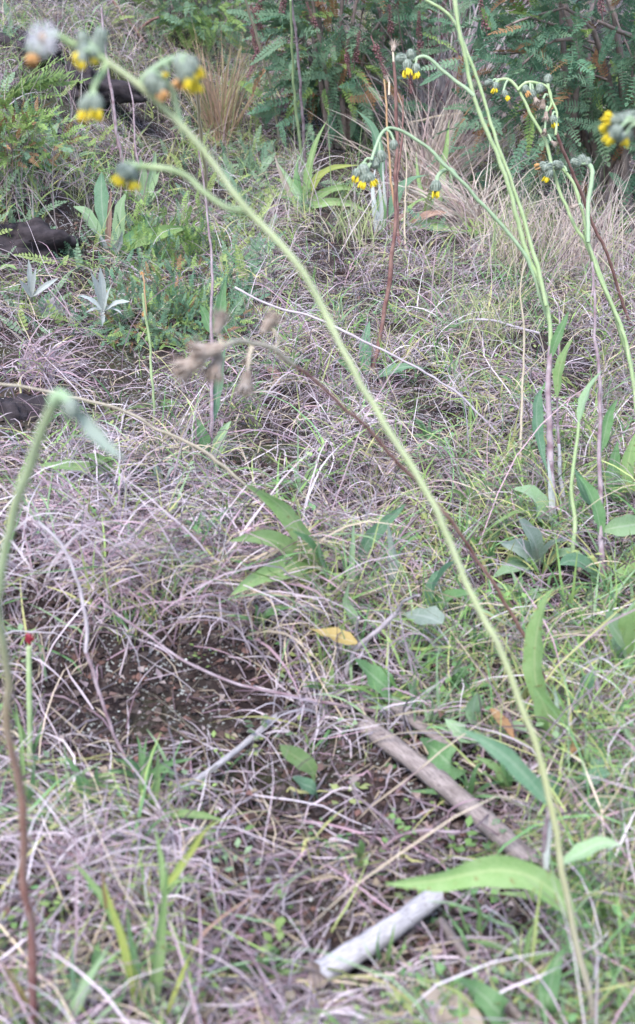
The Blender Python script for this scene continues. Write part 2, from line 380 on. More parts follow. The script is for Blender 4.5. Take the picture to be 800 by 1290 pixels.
# bare places (pixel ellipses on the photograph turned into ground spots)
BARE = [(205, 890, 185, 112, .97), (470, 1010, 150, 75, .88), (330, 1020, 90, 80, .8), (470, 1180, 110, 62, .93), (570, 1150, 130, 70, .8), (60, 300, 85, 50, .95), (80, 120, 95, 60, .9),
        (215, 425, 75, 35, .85), (130, 290, 80, 40, .6), (340, 1150, 120, 80, .75), (20, 530, 60, 60, .9), (610, 1220, 110, 80, .75), (150, 470, 80, 40, .75), (690, 730, 80, 50, .5), (330, 560, 80, 35, .6),
        (200, 130, 100, 50, .5), (260, 230, 80, 35, .4), (100, 1180, 90, 70, .55), (250, 1200, 90, 60, .6), (420, 900, 60, 30, .5), (330, 790, 60, 40, .55), (60, 790, 70, 40, .6), (540, 1010, 130, 90, .8)]
def bare_keep(px, py, rng):
    p = np.zeros(len(px)); wob = 1 + .5 * vnoise(px / 38, py / 30, 12) + .4 * vnoise(px / 14, py / 11, 13)
    for x, y, a, b, k in BARE: p = np.maximum(p, k * (.85 if y < 600 else 1) * (1 - sm(.55, 1.1, wob * np.sqrt(((px - x) / a) ** 2 + ((py - y) / b) ** 2))))
    p = np.maximum(p, .60 * sm(.14 - .07 * sm(700, 900, py), .34 - .07 * sm(700, 900, py), vnoise(px / 60, py / 45, 14)))          # thin spots anywhere in the turf
    return rng.uniform(size=len(px)) > p
def spots(n, rng, y0=40, y1=1420, far=0.0):
    px = rng.uniform(-150, 950, n)
    u = rng.uniform(size=n); py = y0 + (y1 - y0) * u ** (1 + far)
    k = bare_keep(px, py, rng); px, py = px[k], py[k]
    d = gdepth(px, py); ok = d < 6; px, py, d = px[ok], py[ok], d[ok]
    P = W(px, py, d); P[:, 2] = hgt(P[:, 0], P[:, 1]); return P, px, py, d
def greenness(px, py):
    g = .17 + .36 * sm(430, 720, px) * sm(420, 700, py) + .25 * np.exp(-(((px - 640) / 160) ** 2 + ((py - 380) / 90) ** 2)) + .15 * np.exp(-(((px - 420) / 150) ** 2 + ((py - 800) / 90) ** 2)) + .3 * np.exp(-(((px - 120) / 150) ** 2 + ((py - 330) / 60) ** 2)) + .2 * (py < 260)
    return g
def dead_clumps(name, n, nb, seed, far, Lr, wr, y0, y1):
    rng = np.random.default_rng(seed); P, px, py, d = spots(n, rng, y0, y1, far); n = len(P)
    caz = rng.uniform(0, 2 * pi, n); cl = rng.integers(0, len(DEAD), n); K = rng.integers(nb // 2, nb * 3 // 2, n)
    idx = np.repeat(np.arange(n), K); B = len(idx)
    root = P[idx] + np.concatenate([rng.normal(0, .012, (B, 2)), np.zeros((B, 1))], 1); root[:, 2] = hgt(root[:, 0], root[:, 1]) - .003
    spread = rng.normal(0, 1.0, B)
    az = np.where(rng.uniform(size=B) < .55, -pi / 2 + rng.normal(0, 1.2, B), caz[idx] + spread)
    el = rng.uniform(.15, 1.35, B); L = rng.uniform(*Lr, B) * rng.choice([.6, 1, 1, 1.35], B)
    wd = rng.uniform(*wr, B)
    green = rng.uniform(size=B) < greenness(px, py)[idx] * .55
    t = np.where((rng.uniform(size=B) < .5)[:, None], DEAD[cl[idx]], DEAD[rng.integers(0, len(DEAD), B)])
    t = np.where(green[:, None], GREEN[rng.integers(0, len(GREEN), B)], t) * rng.choice([.35, .6, .9, 1.1, 1.25, 1.4], (B, 1))
    m = MB(); blades(m, root, az, el, L, wd, rng.uniform(.4, 2.4, B), rng.normal(0, .9, B), t, 7, rng, kink=.12, cull=True)
    tag(m.build(name, M_TINT), kind='stuff')
dead_clumps('dead_grass', 1650, 22, 3, .15, (.05, .15), (.0010, .0024), 40, 1420)
dead_clumps('long_straws', 170, 4, 5, .3, (.14, .30), (.0010, .0018), 200, 1420)
dead_clumps('withered_grass', 2600, 19, 4, .9, (.05, .12), (.0009, .0017), 20, 700)
def green_blades():
    rng = np.random.default_rng(8); P, px, py, d = spots(5600, rng, 30, 1420, .3)
    keep = rng.uniform(size=len(P)) < greenness(px, py) * 1.5; P = P[keep]; n = len(P)
    K = rng.integers(3, 9, n); idx = np.repeat(np.arange(n), K); B = len(idx)
    root = P[idx] + np.concatenate([rng.normal(0, .008, (B, 2)), np.zeros((B, 1))], 1); root[:, 2] = hgt(root[:, 0], root[:, 1]) - .003
    ci = rng.integers(0, len(GREEN), n)
    t = GREEN[ci[idx]] * rng.uniform(.75, 1.2, (B, 1))
    m = MB(); blades(m, root, rng.uniform(0, 2 * pi, B), rng.uniform(.6, 1.5, B), rng.uniform(.03, .10, B), rng.uniform(.0016, .0040, B), rng.uniform(.1, 1.3, B), rng.normal(0, .5, B), t, 5, rng, kink=.07, cull=True)
    tag(m.build('green_grass', M_TINT), kind='stuff')
green_blades()
def litter():
    rng = np.random.default_rng(21); n = 16000
    px = rng.uniform(-150, 950, n); py = rng.uniform(60, 1420, n); d = gdepth(px, py); k = (d < 5) & (bare_keep(px, py, rng) | (rng.uniform(size=n) < .18)); P = W(px[k], py[k], d[k]); n = len(P)
    P[:, 2] = hgt(P[:, 0], P[:, 1]) + .004
    t = DEAD[rng.integers(0, len(DEAD), n)] * rng.uniform(.5, 1.1, (n, 1))
    m = MB(); blades(m, P, rng.uniform(0, 2 * pi, n), rng.uniform(-.1, .5, n), rng.uniform(.015, .07, n), rng.uniform(.0008, .0025, n), rng.uniform(0, .8, n), rng.normal(0, .6, n), t, 3, rng, lift=.002)
    tag(m.build('grass_litter', M_TINT), kind='stuff')
    # crumbs of soil, grit and flakes of lichen
    n = 52000; px = rng.uniform(-120, 920, n); py = rng.uniform(60, 1400, n); d = gdepth(px, py); k = d < 4; P = W(px[k], py[k], d[k]); n = len(P)
    ci = rng.choice(7, n, p=[.2, .2, .13, .2, .07, .12, .08]); s = rng.uniform(.0012, .0040, n) * np.where((ci == 4) | (ci == 5), .62, rng.choice([.7, 1, 1, 1.3, 1.7], n))
    P[:, 2] = hgt(P[:, 0], P[:, 1]) + s * .3
    O = np.array([(1, 0, 0), (0, 1, 0), (-1, 0, 0), (0, -1, 0), (0, 0, .8), (0, 0, -.8)], float)
    v = P[:, None] + O[None] * s[:, None, None] * rng.uniform(.5, 1.3, (n, 6, 1)) + rng.normal(0, .2, (n, 6, 3)) * s[:, None, None]
    fo = np.array([(0, 1, 4), (1, 2, 4), (2, 3, 4), (3, 0, 4), (1, 0, 5), (2, 1, 5), (3, 2, 5), (0, 3, 5)])
    f = (np.arange(n)[:, None, None] * 6 + fo[None]).reshape(-1, 3)
    pal = np.array([(.05, .032, .028), (.09, .06, .05), (.13, .10, .09), (.06, .045, .042), (.30, .27, .26), (.44, .45, .42), (.15, .085, .07)])
    t = np.repeat(pal[ci] * rng.uniform(.7, 1.2, (n, 1)), 6, 0)
    m = MB(); m.add(v.reshape(-1, 3), f, None, t); tag(m.build('soil_crumbs', M_CRUMB, smooth=False), kind='stuff')
litter()
def ground_cover():                                              # tiny seedlings and mossy sprigs
    rng = np.random.default_rng(31); n = 2600
    px = rng.uniform(-100, 900, n); py = rng.uniform(120, 1380, n)
    keep = (rng.uniform(size=n) < greenness(px, py) * 1.3) & (bare_keep(px, py, rng) | (rng.uniform(size=n) < .15)); px, py = px[keep], py[keep]
    d = gdepth(px, py); k = d < 4.5; P = W(px[k], py[k], d[k]); P[:, 2] = hgt(P[:, 0], P[:, 1]); n = len(P); m = MB()
    for p in P:
        h = rng.uniform(.008, .05); s = rng.uniform(.003, .009); c = GREEN[rng.integers(0, 5)] * rng.uniform(.55, 1.15)
        for q in range(rng.integers(5, 12)):
            a = rng.uniform(0, 6.28); z = h * rng.uniform(.2, 1); b = p + np.array([cos(a), sin(a), 0]) * rng.uniform(.002, .02) + (0, 0, z)
            dr = np.array([cos(a), sin(a), rng.uniform(-.2, .7)]); sd = np.array([-sin(a), cos(a), rng.uniform(-.3, .3)])
            v = np.array([b, b + dr * s * .6 + sd * s * .45, b + dr * s * 1.3, b + dr * s * .6 - sd * s * .45]); v[:, 2] += np.array([0, .1, 0, .1]) * s
            m.add(v, [[0, 1, 2, 3]], None, np.tile(c, (4, 1)))
    tag(m.build('ground_cover', M_TINT), kind='stuff')
ground_cover()

# ------------------------------------------------------------------ plants drawn from pixels, standing in the ground
def path3(pts, d0, d1, margin=.012):
    """pixels -> points; depth runs from d0 to d1 along the path and never dips under the soil"""
    px = np.array([p[0] for p in pts], float); py = np.array([p[1] for p in pts], float)
    L = np.concatenate([[0], np.cumsum(np.hypot(np.diff(px), np.diff(py)))]); L /= max(L[-1], 1e-9)
    d = d0 + (d1 - d0) * L; g = gdepth(px, py)
    d = np.where(np.arange(len(px)) == 0, d, np.minimum(d, g - margin)); return W(px, py, d), d
class Plant:
    def __init__(s, name, label, cat, base, group=None, D=None):
        s.p, s.d = G(*base)
        if D: s.d = D
        s.base = base; s.o = thing(name, label, cat, s.p, group)
    def stem(s, mat, w0, w1, pts, d1=0., d0=None, name='stem', n=None, wob=.04, parent=None):
        a = s.d if d0 is None else d0; b = d1 if d1 > 0 else a + d1
        P, d = path3(pts, a, b); n = n or max(8, len(pts) * 5); C = spline(P, n)
        if d0 is None: C[0] = C[0] + np.array([0, 0, -.008])
        wd = np.linspace(w0 * d[0], w1 * d[-1], n) / F / 2
        n2 = n * 2; C = spline(C, n2); wd = np.interp(np.linspace(0, 1, n2), np.linspace(0, 1, n), wd); u = np.linspace(0, 1, n2); sd = R.uniform(0, 99, 3)
        Lm = np.linalg.norm(np.diff(C, axis=0), axis=1).sum(); env = np.minimum(1, 6 * np.minimum(u, 1 - u))[:, None]
        C = C + env * np.stack([vnoise(u * Lm * 22 + q, u * 0 + q, 21) * .005 + vnoise(u * Lm * 70 + q, u * 0 + q, 22) * .002 for q in sd], 1) * (.5 + .5 * min(1, wd.mean() / .002))
        wd = wd * (1 + .35 * np.clip(vnoise(u * Lm * 45 + sd[0], u * 0, 23) - .22, 0, 1) * 4 * .6 + .12 * vnoise(u * Lm * 120, u * 0 + sd[1], 24))
        m = MB(); tube(m, C, wd, 7, wob=wob); ob = m.build(name, STEM[mat], parent or s.o)
        if mat in ('main', 'leftstem', 'green', 'bluegreen', 'purple', 'wool') and w0 >= 5 and Lm > .03:   # soft pale hairs
            nh = int(Lm * (2600 if mat != 'wool' else 5000)); k = R.integers(0, n2 - 1, nh); T = unit(np.gradient(C, axis=0))[k]; dr = unit(np.cross(T, R.normal(size=(nh, 3))) + T * R.normal(0, .35, (nh, 1)))
            b = C[k] + (C[k + 1] - C[k]) * R.uniform(size=(nh, 1)) + dr * wd[k][:, None] * .8; e = b + dr * (R.uniform(.0008, .0026, nh))[:, None]; sw_ = unit(np.cross(dr, R.normal(size=(nh, 3)))) * .00009
            v = np.stack([b - sw_, b + sw_, e], 1).reshape(-1, 3); m = MB(); m.add(v, np.arange(nh * 3).reshape(-1, 3)); h_ = m.build('hairs', HAIR, s.o); h_['kind'] = 'stuff'
        return ob
    def leaf(s, mat, wpx, pts, dd=-.03, prof='lance', fold=.35, roll=0., d0=None, name='leaf', margin=.05, n=12):
        a = s.d if d0 is None else d0; P, d = path3(pts, a, a + dd, margin)
        m = MB(); leaf(m, P, .78 * wpx * d.mean() / F, prof, fold, roll, n); return m.build(name, LEAF[mat], s.o)
    def head(s, x, y, ang, size, kind, d, at=None, stem='bluegreen', sw=4.):
        """one nodding flower head: cup of bracts with florets; ang is where it points in the picture, degrees"""
        c = W(x, y, d); r = size * d / F / 2; a = radians(ang)
        ax = unit(cos(a) * RT + sin(a) * UP + R.normal(0, .25, 3)); u = unit(np.cross(ax, FWD)); v = np.cross(ax, u)
        if at is not None:
            q = W(at[0], at[1], at[2] if len(at) > 2 else d); m = MB()
            tube(m, spline([q, (q + c - ax * r) / 2 + UP * r * .5, c - ax * r * .9], 7), sw * d / F / 2, 6); m.build('pedicel', STEM[stem], s.o)
        if kind == 'clock':
            m = MB(); ball(m, c, r * .34, .1); h = m.build('seed_head', CUPB, s.o); m = MB()
            for k in range(330):
                dr = unit(R.normal(size=3) + 0 * FWD)
                if dr @ FWD < -.80: continue
                tip = c + dr * r * R.uniform(.85, 1.08); sd = unit(np.cross(dr, R.normal(size=3))); sd2 = np.cross(dr, sd); wv = r * .010
                m.add([c + sd * wv, c - sd * wv, tip - sd * wv, tip + sd * wv], [[0, 1, 2, 3]])
                for q in range(5):
                    an = q * 1.257 + k; e = tip + (sd * cos(an) + sd2 * sin(an)) * r * .24 + dr * r * .10
                    m.add([tip - sd2 * wv, tip + sd2 * wv, e], [[0, 1, 2]])
            m.build('pappus', CLOCK, h); return
        t = np.linspace(-1, 1, 8); rad = r * np.array([.22, .62, .86, .95, .92, .82, .74, .66])
        m = MB(); C = c + ax * (t[:, None] * r * 1.05); tube(m, C, rad * (.9 if kind != 'brown' else .36), 11, wob=.07)
        kb = 1 if kind != 'brown' else .45
        for k in range(13):                                       # bracts standing proud, with woolly tips
            an = k * 2 * pi / 13; rd = u * cos(an) + v * sin(an); sd = np.cross(rd, ax) * r * .17
            p0 = c - ax * r * .8 + rd * r * .7 * kb; p1 = c + ax * r * .1 + rd * r * 1.04 * kb; p2 = c + ax * r * R.uniform(.95, 1.35) + rd * r * R.uniform(.75, 1.25) * (kb if kind != 'brown' else 1.1)
            m.add([p0 - sd, p0 + sd, p1 + sd, p1 - sd, p2], [[0, 1, 2, 3], [3, 2, 4, 4]][:1]); m.add([p1 - sd, p1 + sd, p2], [[0, 1, 2]])
        h = m.build('flower_head', CUPB if kind == 'brown' else CUP, s.o)
        if kind in ('yellow', 'orange', 'brown'):
            m = MB(); nf = 15 if kind != 'brown' else 24
            if kind == 'brown':
                for k in range(130):
                    dr = unit(ax * R.uniform(.1, 1.4) + u * R.normal(0, .8) + v * R.normal(0, .8)); b = c + ax * r * .3; e = b + dr * r * R.uniform(.7, 1.7); q = unit(np.cross(dr, R.normal(size=3))) * r * .05
                    m.add([b - q, b + q, e], [[0, 1, 2]])
                nf = 0
            for k in range(nf):
                an = R.uniform(0, 2 * pi); rr = math.sqrt(R.uniform()) * .7; rd = u * cos(an) + v * sin(an)
                b = c + ax * r * .8 + rd * r * rr * .8; tip = c + ax * r * R.uniform(1.7, 2.3) + rd * r * rr * R.uniform(.7, 1.5)
                tube(m, spline([b, (b + tip) / 2 + rd * r * .1, tip], 4), np.array([.13, .17, .19, .12]) * r, 5)
            m.build('florets', {'yellow': FLOR, 'orange': FLORO, 'brown': CUPB}[kind], h)

GF = 'yellow nodding wildflowers'
# ---- the long leaning flower stalk across the picture
p = Plant('flowering_plant', 'long pale green flower stalk leaning diagonally across the whole scene with yellow nodding heads', 'wildflower', (752, 1345), GF)
p.stem('main', 9, 8, [(752, 1345), (744, 1262), (728, 1180), (706, 1080), (694, 1010), (686, 970), (662, 905), (628, 820), (580, 720), (525, 600), (450, 480), (390, 362), (352, 308), (315, 264), (268, 205), (215, 146), (175, 108), (132, 76)], .60, name='stem', n=80)
p.stem('green', 9, 8, [(132, 76), (112, 66), (98, 62), (70, 44), (58, 46)], .585, .60, name='branch')
p.stem('green', 8, 8, [(134, 80), (128, 95), (122, 110), (119, 122)], .59, .60, name='branch')
p.stem('bluegreen', 9, 9, [(178, 106), (190, 90), (205, 78), (222, 74), (232, 78)], .60, .607, name='branch')
p.stem('bluegreen', 7, 7, [(232, 168), (225, 145), (215, 112), (203, 95), (195, 93)], .60, .62, name='branch')
p.stem('green', 8, 8, [(315, 266), (285, 262), (255, 240), (236, 222), (212, 212), (186, 208), (168, 212)], .63, .648, name='branch')
for a in [(105, 49, -110, 17, 'yellow', .59, (120, 66)), (104, 64, -120, 20, 'yellow', .585, (122, 68)), (122, 58, -80, 22, 'cup', .60, (128, 72)), (104, 72, -100, 14, 'yellow', .58, (116, 66)), (127, 46, -70, 20, 'cup', .60, (130, 66)), (116, 66, -80, 13, 'yellow', .585, (124, 66)),
          (108, 133, -115, 20, 'yellow', .585, (119, 122)), (121, 130, -85, 20, 'yellow', .58, (119, 122)), (114, 128, -95, 22, 'cup', .59, (119, 120)),
          (230, 82, -95, 26, 'cup', .598, (226, 74)), (241, 80, -60, 20, 'yellow', .595, (230, 74)), (234, 90, -70, 20, 'yellow', .59, (228, 76)), (243, 96, -80, 20, 'yellow', .60, (234, 80)), (228, 97, -100, 16, 'orange', .60, (226, 80)),
          (193, 104, -95, 24, 'cup', .60, (196, 94)), (203, 110, -80, 16, 'orange', .60, (198, 96)), (210, 88, -90, 9, 'yellow', .60, (204, 80)),
          (160, 217, -110, 20, 'yellow', .62, (172, 211)), (166, 220, -75, 18, 'yellow', .625, (176, 210)), (154, 214, -120, 18, 'cup', .625, (170, 210)),
          (54, 48, 90, 40, 'clock', .575, (66, 46)), (42, 62, -110, 22, 'orange', .59, (56, 50)), (54, 66, -80, 14, 'cup', .59, (60, 52))]:
    p.head(*a)
p.stem('purple', 7, 6, [(690, 1100), (684, 1060), (686, 1030), (693, 1004)], .80, .84, name='branch'); p.leaf('wool', 13, [(688, 1095), (690, 1060), (694, 1030), (696, 1005)], -.02, 'strap', .4, d0=.83)
p.leaf('lime', 48, [(727, 1166), (706, 1132), (672, 1106), (630, 1096), (585, 1102), (545, 1110), (484, 1114)], -.05, 'lance', .5, .35, d0=.815, margin=.03, n=20)
p.leaf('blue', 30, [(694, 1016), (668, 984), (640, 955), (608, 932), (578, 918)], -.01, 'lance', .4, .2, d0=.80, margin=.03)
p.leaf('green', 34, [(688, 1300), (690, 1262), (700, 1215), (716, 1190)], -.02, 'lance', .45, .3, d0=.80)
p.leaf('pale', 26, [(706, 1090), (730, 1075), (760, 1062), (784, 1066)], .0, 'lance', .4, d0=.81)

# ---- nodding stem close on the left
p = Plant('flowering_plant', 'blurred thick stem close on the left edge, pale woolly nodding bud on a reddish foot', 'wildflower', (46, 1330), GF)
p.stem('leftstem', 10, 13, [(46, 1330), (42, 1230), (34, 1110), (20, 980), (8, 882), (2, 800), (4, 700), (20, 625), (40, 575), (58, 530), (72, 502)], .46, n=60)
p.stem('bluegreen', 15, 14, [(70, 507), (76, 492), (86, 494), (92, 508)], .455, .46, name='neck')
p.head(90, 514, -80, 24, 'cup', .455)
p.leaf('grey', 24, [(92, 512), (112, 538), (134, 562), (158, 580)], .0, 'lance', .3, d0=.46, margin=.03)

# ---- head entering at the right edge
p = Plant('flowering_plant', 'flower head with five golden yellow buds reaching in at the right edge before the shrub', 'wildflower', (860, 900), GF)
p.stem('bluegreen', 12, 8, [(860, 900), (880, 650), (880, 380), (858, 210), (836, 158), (812, 148)], .80, n=40)
for a in [(778, 152, 175, 18, 'yellow', .79, (800, 150)), (774, 160, 185, 17, 'yellow', .80, (800, 152)), (776, 166, 190, 17, 'yellow', .785, (800, 154)), (781, 172, 215, 15, 'yellow', .79, (802, 156)), (791, 170, 235, 14, 'yellow', .80, (806, 156)), (792, 152, 180, 24, 'cup', .80, (812, 148)), (800, 150, 185, 22, 'cup', .795, (814, 148))]:
    p.head(*a)

# ---- tall twin-stemmed flower, right of centre
p = Plant('flowering_plant', 'tall twin green stems crossing above a dark woolly stalk with a hanging oval leaf', 'wildflower', (700, 682), GF)
p.stem('purple', 9, 7, [(700, 682), (696, 620), (692, 560), (691, 500), (693, 452), (694, 436)], -.02)
p.stem('green', 6, 5, [(694, 438), (692, 405), (684, 370), (670, 330), (654, 278), (636, 222), (612, 160), (597, 118), (586, 70), (576, 20), (570, -30)], -.10, 1.42, name='branch', n=44)
p.stem('green', 5, 4, [(688, 385), (674, 325), (652, 255), (630, 190), (607, 115), (590, 70), (577, 34), (560, 14), (536, 0)], -.05, 1.40, name='branch', n=40)
p.stem('bluegreen', 5, 4, [(597, 121), (580, 105), (560, 90), (540, 74), (530, 71), (520, 76)], -.01, 1.34, name='branch')
p.stem('bluegreen', 5, 4, [(690, 400), (664, 330), (640, 296), (606, 254), (575, 222), (545, 190), (515, 167), (494, 160), (482, 164), (474, 182), (468, 202)], -.12, 1.42, name='branch', n=44)
p.stem('bluegreen', 4, 5, [(575, 222), (566, 214), (556, 218), (550, 230)], -.01, 1.36, name='branch')
for a in [(513, 82, -110, 14, 'yellow', 1.33, (524, 75)), (524, 86, -80, 12, 'yellow', 1.33, (526, 75)), (506, 74, 190, 14, 'cup', 1.33, (520, 74)), (518, 70, 120, 13, 'cup', 1.33, (524, 74)),
          (458, 214, -100, 15, 'cup', 1.30, (468, 200)), (449, 218, -120, 11, 'yellow', 1.30, (462, 206)), (459, 224, -95, 13, 'yellow', 1.30, (466, 206)), (466, 223, -80, 12, 'yellow', 1.30, (468, 206)), (472, 205, -70, 14, 'cup', 1.31, (474, 190)), (480, 196, -60, 13, 'cup', 1.31, (478, 180)), (496, 182, -60, 11, 'cup', 1.31, (488, 164)),
          (549, 234, -95, 14, 'yellow', 1.35, (551, 226))]: p.head(*a, sw=3)
p.leaf('blue', 24, [(692, 600), (684, 575), (677, 540), (676, 512), (681, 490)], -.03, 'obov', .25, .2, d0=1.42, margin=.02)
p.leaf('green', 15, [(693, 452), (700, 430), (710, 408), (717, 392)], -.02, 'lance', .4, d0=1.42)
p.leaf('lime', 17, [(702, 500), (704, 470), (712, 444), (722, 426)], -.02, 'lance', .4, d0=1.42)
p.leaf('pale', 46, [(692, 668), (684, 648), (668, 624), (646, 616)], -.05, 'lance', .3, d0=1.44)
p.leaf('wool', 12, [(699, 675), (696, 640), (693, 600), (690, 575)], -.02, 'strap', .4, .3, d0=1.43, name='woolly_sheath')
p.leaf('lime', 14, [(694, 682), (672, 650), (650, 646), (620, 664), (604, 680)], -.06, 'strap', .4, .3)

# ---- crooked flower cluster in front of the right shrub
p = Plant('flowering_plant', 'crooked slender stems with woolly drooping clusters before the dark shrub', 'wildflower', (806, 560), GF)
p.stem('green', 5, 4, [(806, 560), (792, 450), (768, 375), (745, 320), (722, 278), (704, 235), (688, 180), (668, 145), (652, 112), (640, 100), (628, 101), (622, 108)], 1.60, n=50)
p.stem('green', 4.9, 4, [(802, 500), (784, 415), (762, 362), (742, 310), (734, 268), (724, 236), (712, 216), (702, 210)], 1.60, 1.66, name='branch', n=36)
p.stem('bluegreen', 5, 6, [(741, 305), (740, 262), (745, 232), (746, 214), (740, 206), (732, 206)], 1.60, 1.60, name='branch')
p.stem('green', 4, 3, [(652, 114), (662, 104), (676, 104), (690, 112), (694, 130), (688, 142)], 1.60, 1.60, name='branch')
p.stem('green', 3, 3, [(700, 170), (702, 145), (692, 118), (690, 100)], 1.6, 1.6, name='branch')
for a in [(624, 108, -100, 9, 'yellow', 1.6, (630, 101)), (636, 118, -85, 9, 'yellow', 1.6, (640, 101)), (616, 104, 180, 10, 'cup', 1.6, (626, 101)), (662, 112, -80, 10, 'orange', 1.6, (664, 104)), (670, 118, -60, 11, 'cup', 1.6, (668, 105)), (675, 126, -70, 12, 'brown', 1.6, (670, 106)), (680, 112, 30, 11, 'cup', 1.6, (676, 105)), (690, 100, 80, 11, 'cup', 1.6, (691, 112)), (684, 130, -80, 12, 'brown', 1.6, (690, 120)), (688, 146, -80, 12, 'brown', 1.6, (690, 135)), (697, 150, -80, 10, 'yellow', 1.6, (700, 142)), (686, 166, -95, 10, 'brown', 1.6, (688, 150)), (697, 180, -60, 9, 'brown', 1.6, (690, 170)),
          (690, 211, 190, 14, 'cup', 1.6, (704, 210)), (684, 208, 160, 10, 'orange', 1.6, (700, 209)), (692, 218, 230, 11, 'yellow', 1.6, (704, 211)), (703, 208, 170, 13, 'cup', 1.6, (714, 216)), (726, 205, 170, 13, 'cup', 1.6, (738, 206)), (734, 201, 120, 11, 'cup', 1.6, (738, 205)), (740, 204, 60, 10, 'cup', 1.6, (742, 208)), (724, 260, -170, 11, 'brown', 1.6, (734, 262))]: p.head(*a, sw=3)

# ---- plants with woolly purple stalks and leaves at the right
GR = 'broad leaved rosette plants'
p = Plant('leafy_plant', 'leafy plant on a straight purple stalk with a long pale leaf to the right edge', 'plant', (760, 742), GR)
p.stem('purple', 8, 2.5, [(760, 742), (758, 660), (756, 560), (753, 470), (749, 380), (746, 330)], -.03)
p.leaf('green', 26, [(758, 680), (752, 645), (740, 615), (727, 598)], -.04, 'lance', .4)
p.leaf('pale', 34, [(758, 668), (778, 664), (806, 660), (840, 656)], -.06, 'lance', .3)
p.leaf('lime', 24, [(764, 740), (778, 728), (796, 716), (826, 704)], -.05)
p.leaf('blue', 26, [(758, 742), (742, 716), (722, 706), (704, 712)], -.05, 'obov')
p.leaf('green', 18, [(757, 570), (762, 545), (768, 520), (778, 502)], -.02)
p.stem('green', 6, 4, [(722, 690), (722, 630), (724, 580), (729, 532)], -.02, name='branch'); p.leaf('pale', 20, [(729, 532), (736, 505), (746, 484), (760, 466)], -.02, d0=p.d - .02)
p.leaf('blue', 22, [(757, 640), (742, 632), (732, 612), (724, 590)], -.03, 'lance', .4)
p = Plant('leafy_plant', 'broad veined pale leaves spreading low by the right edge', 'plant', (800, 845), GR)
p.leaf('pale', 56, [(806, 845), (790, 815), (772, 790), (762, 772)], -.06, 'obov', .25)
p.leaf('lime', 60, [(808, 850), (800, 815), (806, 785), (820, 760)], -.06, 'obov', .25)
p.leaf('pale', 24, [(804, 850), (780, 820), (790, 780), (808, 746)], -.05)
p = Plant('leafy_plant', 'two upright lime blades spotted with rust beside the leaning stalk', 'plant', (688, 950), GR)
p.leaf('lime', 36, [(684, 900), (674, 850), (676, 800), (686, 760), (700, 738)], -.05, 'lance', .4, .25)
p.leaf('lime', 44, [(690, 950), (694, 915), (684, 885), (672, 862)], -.06, 'lance', .35)
p.leaf('grey', 14, [(696, 965), (700, 930), (702, 890), (698, 862)], -.04, 'strap', .4)
p.leaf('green', 30, [(700, 975), (712, 960), (722, 948), (716, 926)], -.05)
p.leaf('orange', 17, [(718, 962), (724, 950), (722, 936), (714, 928)], -.09)
p = Plant('leafy_plant', 'blue green paddle shaped leaf standing alone over dark soil at the right', 'plant', (728, 905), GR)
p.leaf('blue', 24, [(728, 905), (732, 880), (740, 862), (750, 844)], -.03, 'obov', .2)
p = Plant('leafy_plant', 'pair of small pointed leaves standing upright beside an orange leaf', 'plant', (745, 985), GR)
p.leaf('lime', 22, [(744, 985), (745, 960), (746, 938), (746, 922)], -.03, 'obov', .3)
p.leaf('blue', 20, [(747, 985), (752, 965), (757, 948), (758, 934)], -.03, 'obov', .3)
p = Plant('leafy_plant', 'green leaf entering at the lower right edge above the grass', 'plant', (815, 1050), GR)
p.leaf('green', 28, [(820, 1040), (802, 1020), (788, 1014), (774, 1014)], -.04)
p.leaf('lime', 22, [(815, 1050), (800, 1080), (785, 1096), (770, 1100)], -.05)
p = Plant('leafy_plant', 'clump of slender upright leaves between the purple stalk and the right edge', 'plant', (782, 640), GR)
for q in [[(782, 640), (790, 590), (800, 545)], [(780, 640), (772, 600), (778, 555)], [(784, 642), (800, 615), (822, 598)], [(778, 642), (764, 618), (742, 604)]]: p.leaf('lime' if q[2][0] > 790 else 'green', 24, q, -.05)
p = Plant('leafy_plant', 'overlapping grey green leaves around the foot of the twin stems', 'plant', (678, 712), GR)
for q in [[(678, 712), (660, 692), (630, 684)], [(680, 712), (672, 680), (652, 650)], [(684, 714), (708, 700), (736, 700)], [(678, 716), (650, 716), (620, 728)], [(682, 712), (692, 690), (716, 676)]]: p.leaf('grey' if q[2][1] < 690 else 'pale', 30, q, -.07)
p = Plant('leafy_plant', 'rounded grey green leaves right below the spotted lime blades', 'plant', (718, 1010), GR)
for q in [[(718, 1010), (736, 985), (770, 975)], [(716, 1010), (700, 990), (668, 992)], [(718, 1012), (745, 1010), (782, 1000)]]: p.leaf('blue', 34, q, -.06, 'obov', .25)
p = Plant('leafy_plant', 'low pale leaves beside the upper end of the leaning brown wood', 'plant', (610, 930), GR)
for q in [[(610, 930), (596, 905), (600, 872)], [(612, 932), (640, 915), (664, 922)], [(608, 932), (585, 926), (560, 905)]]: p.leaf('pale', 28, q, -.06, 'obov', .25)
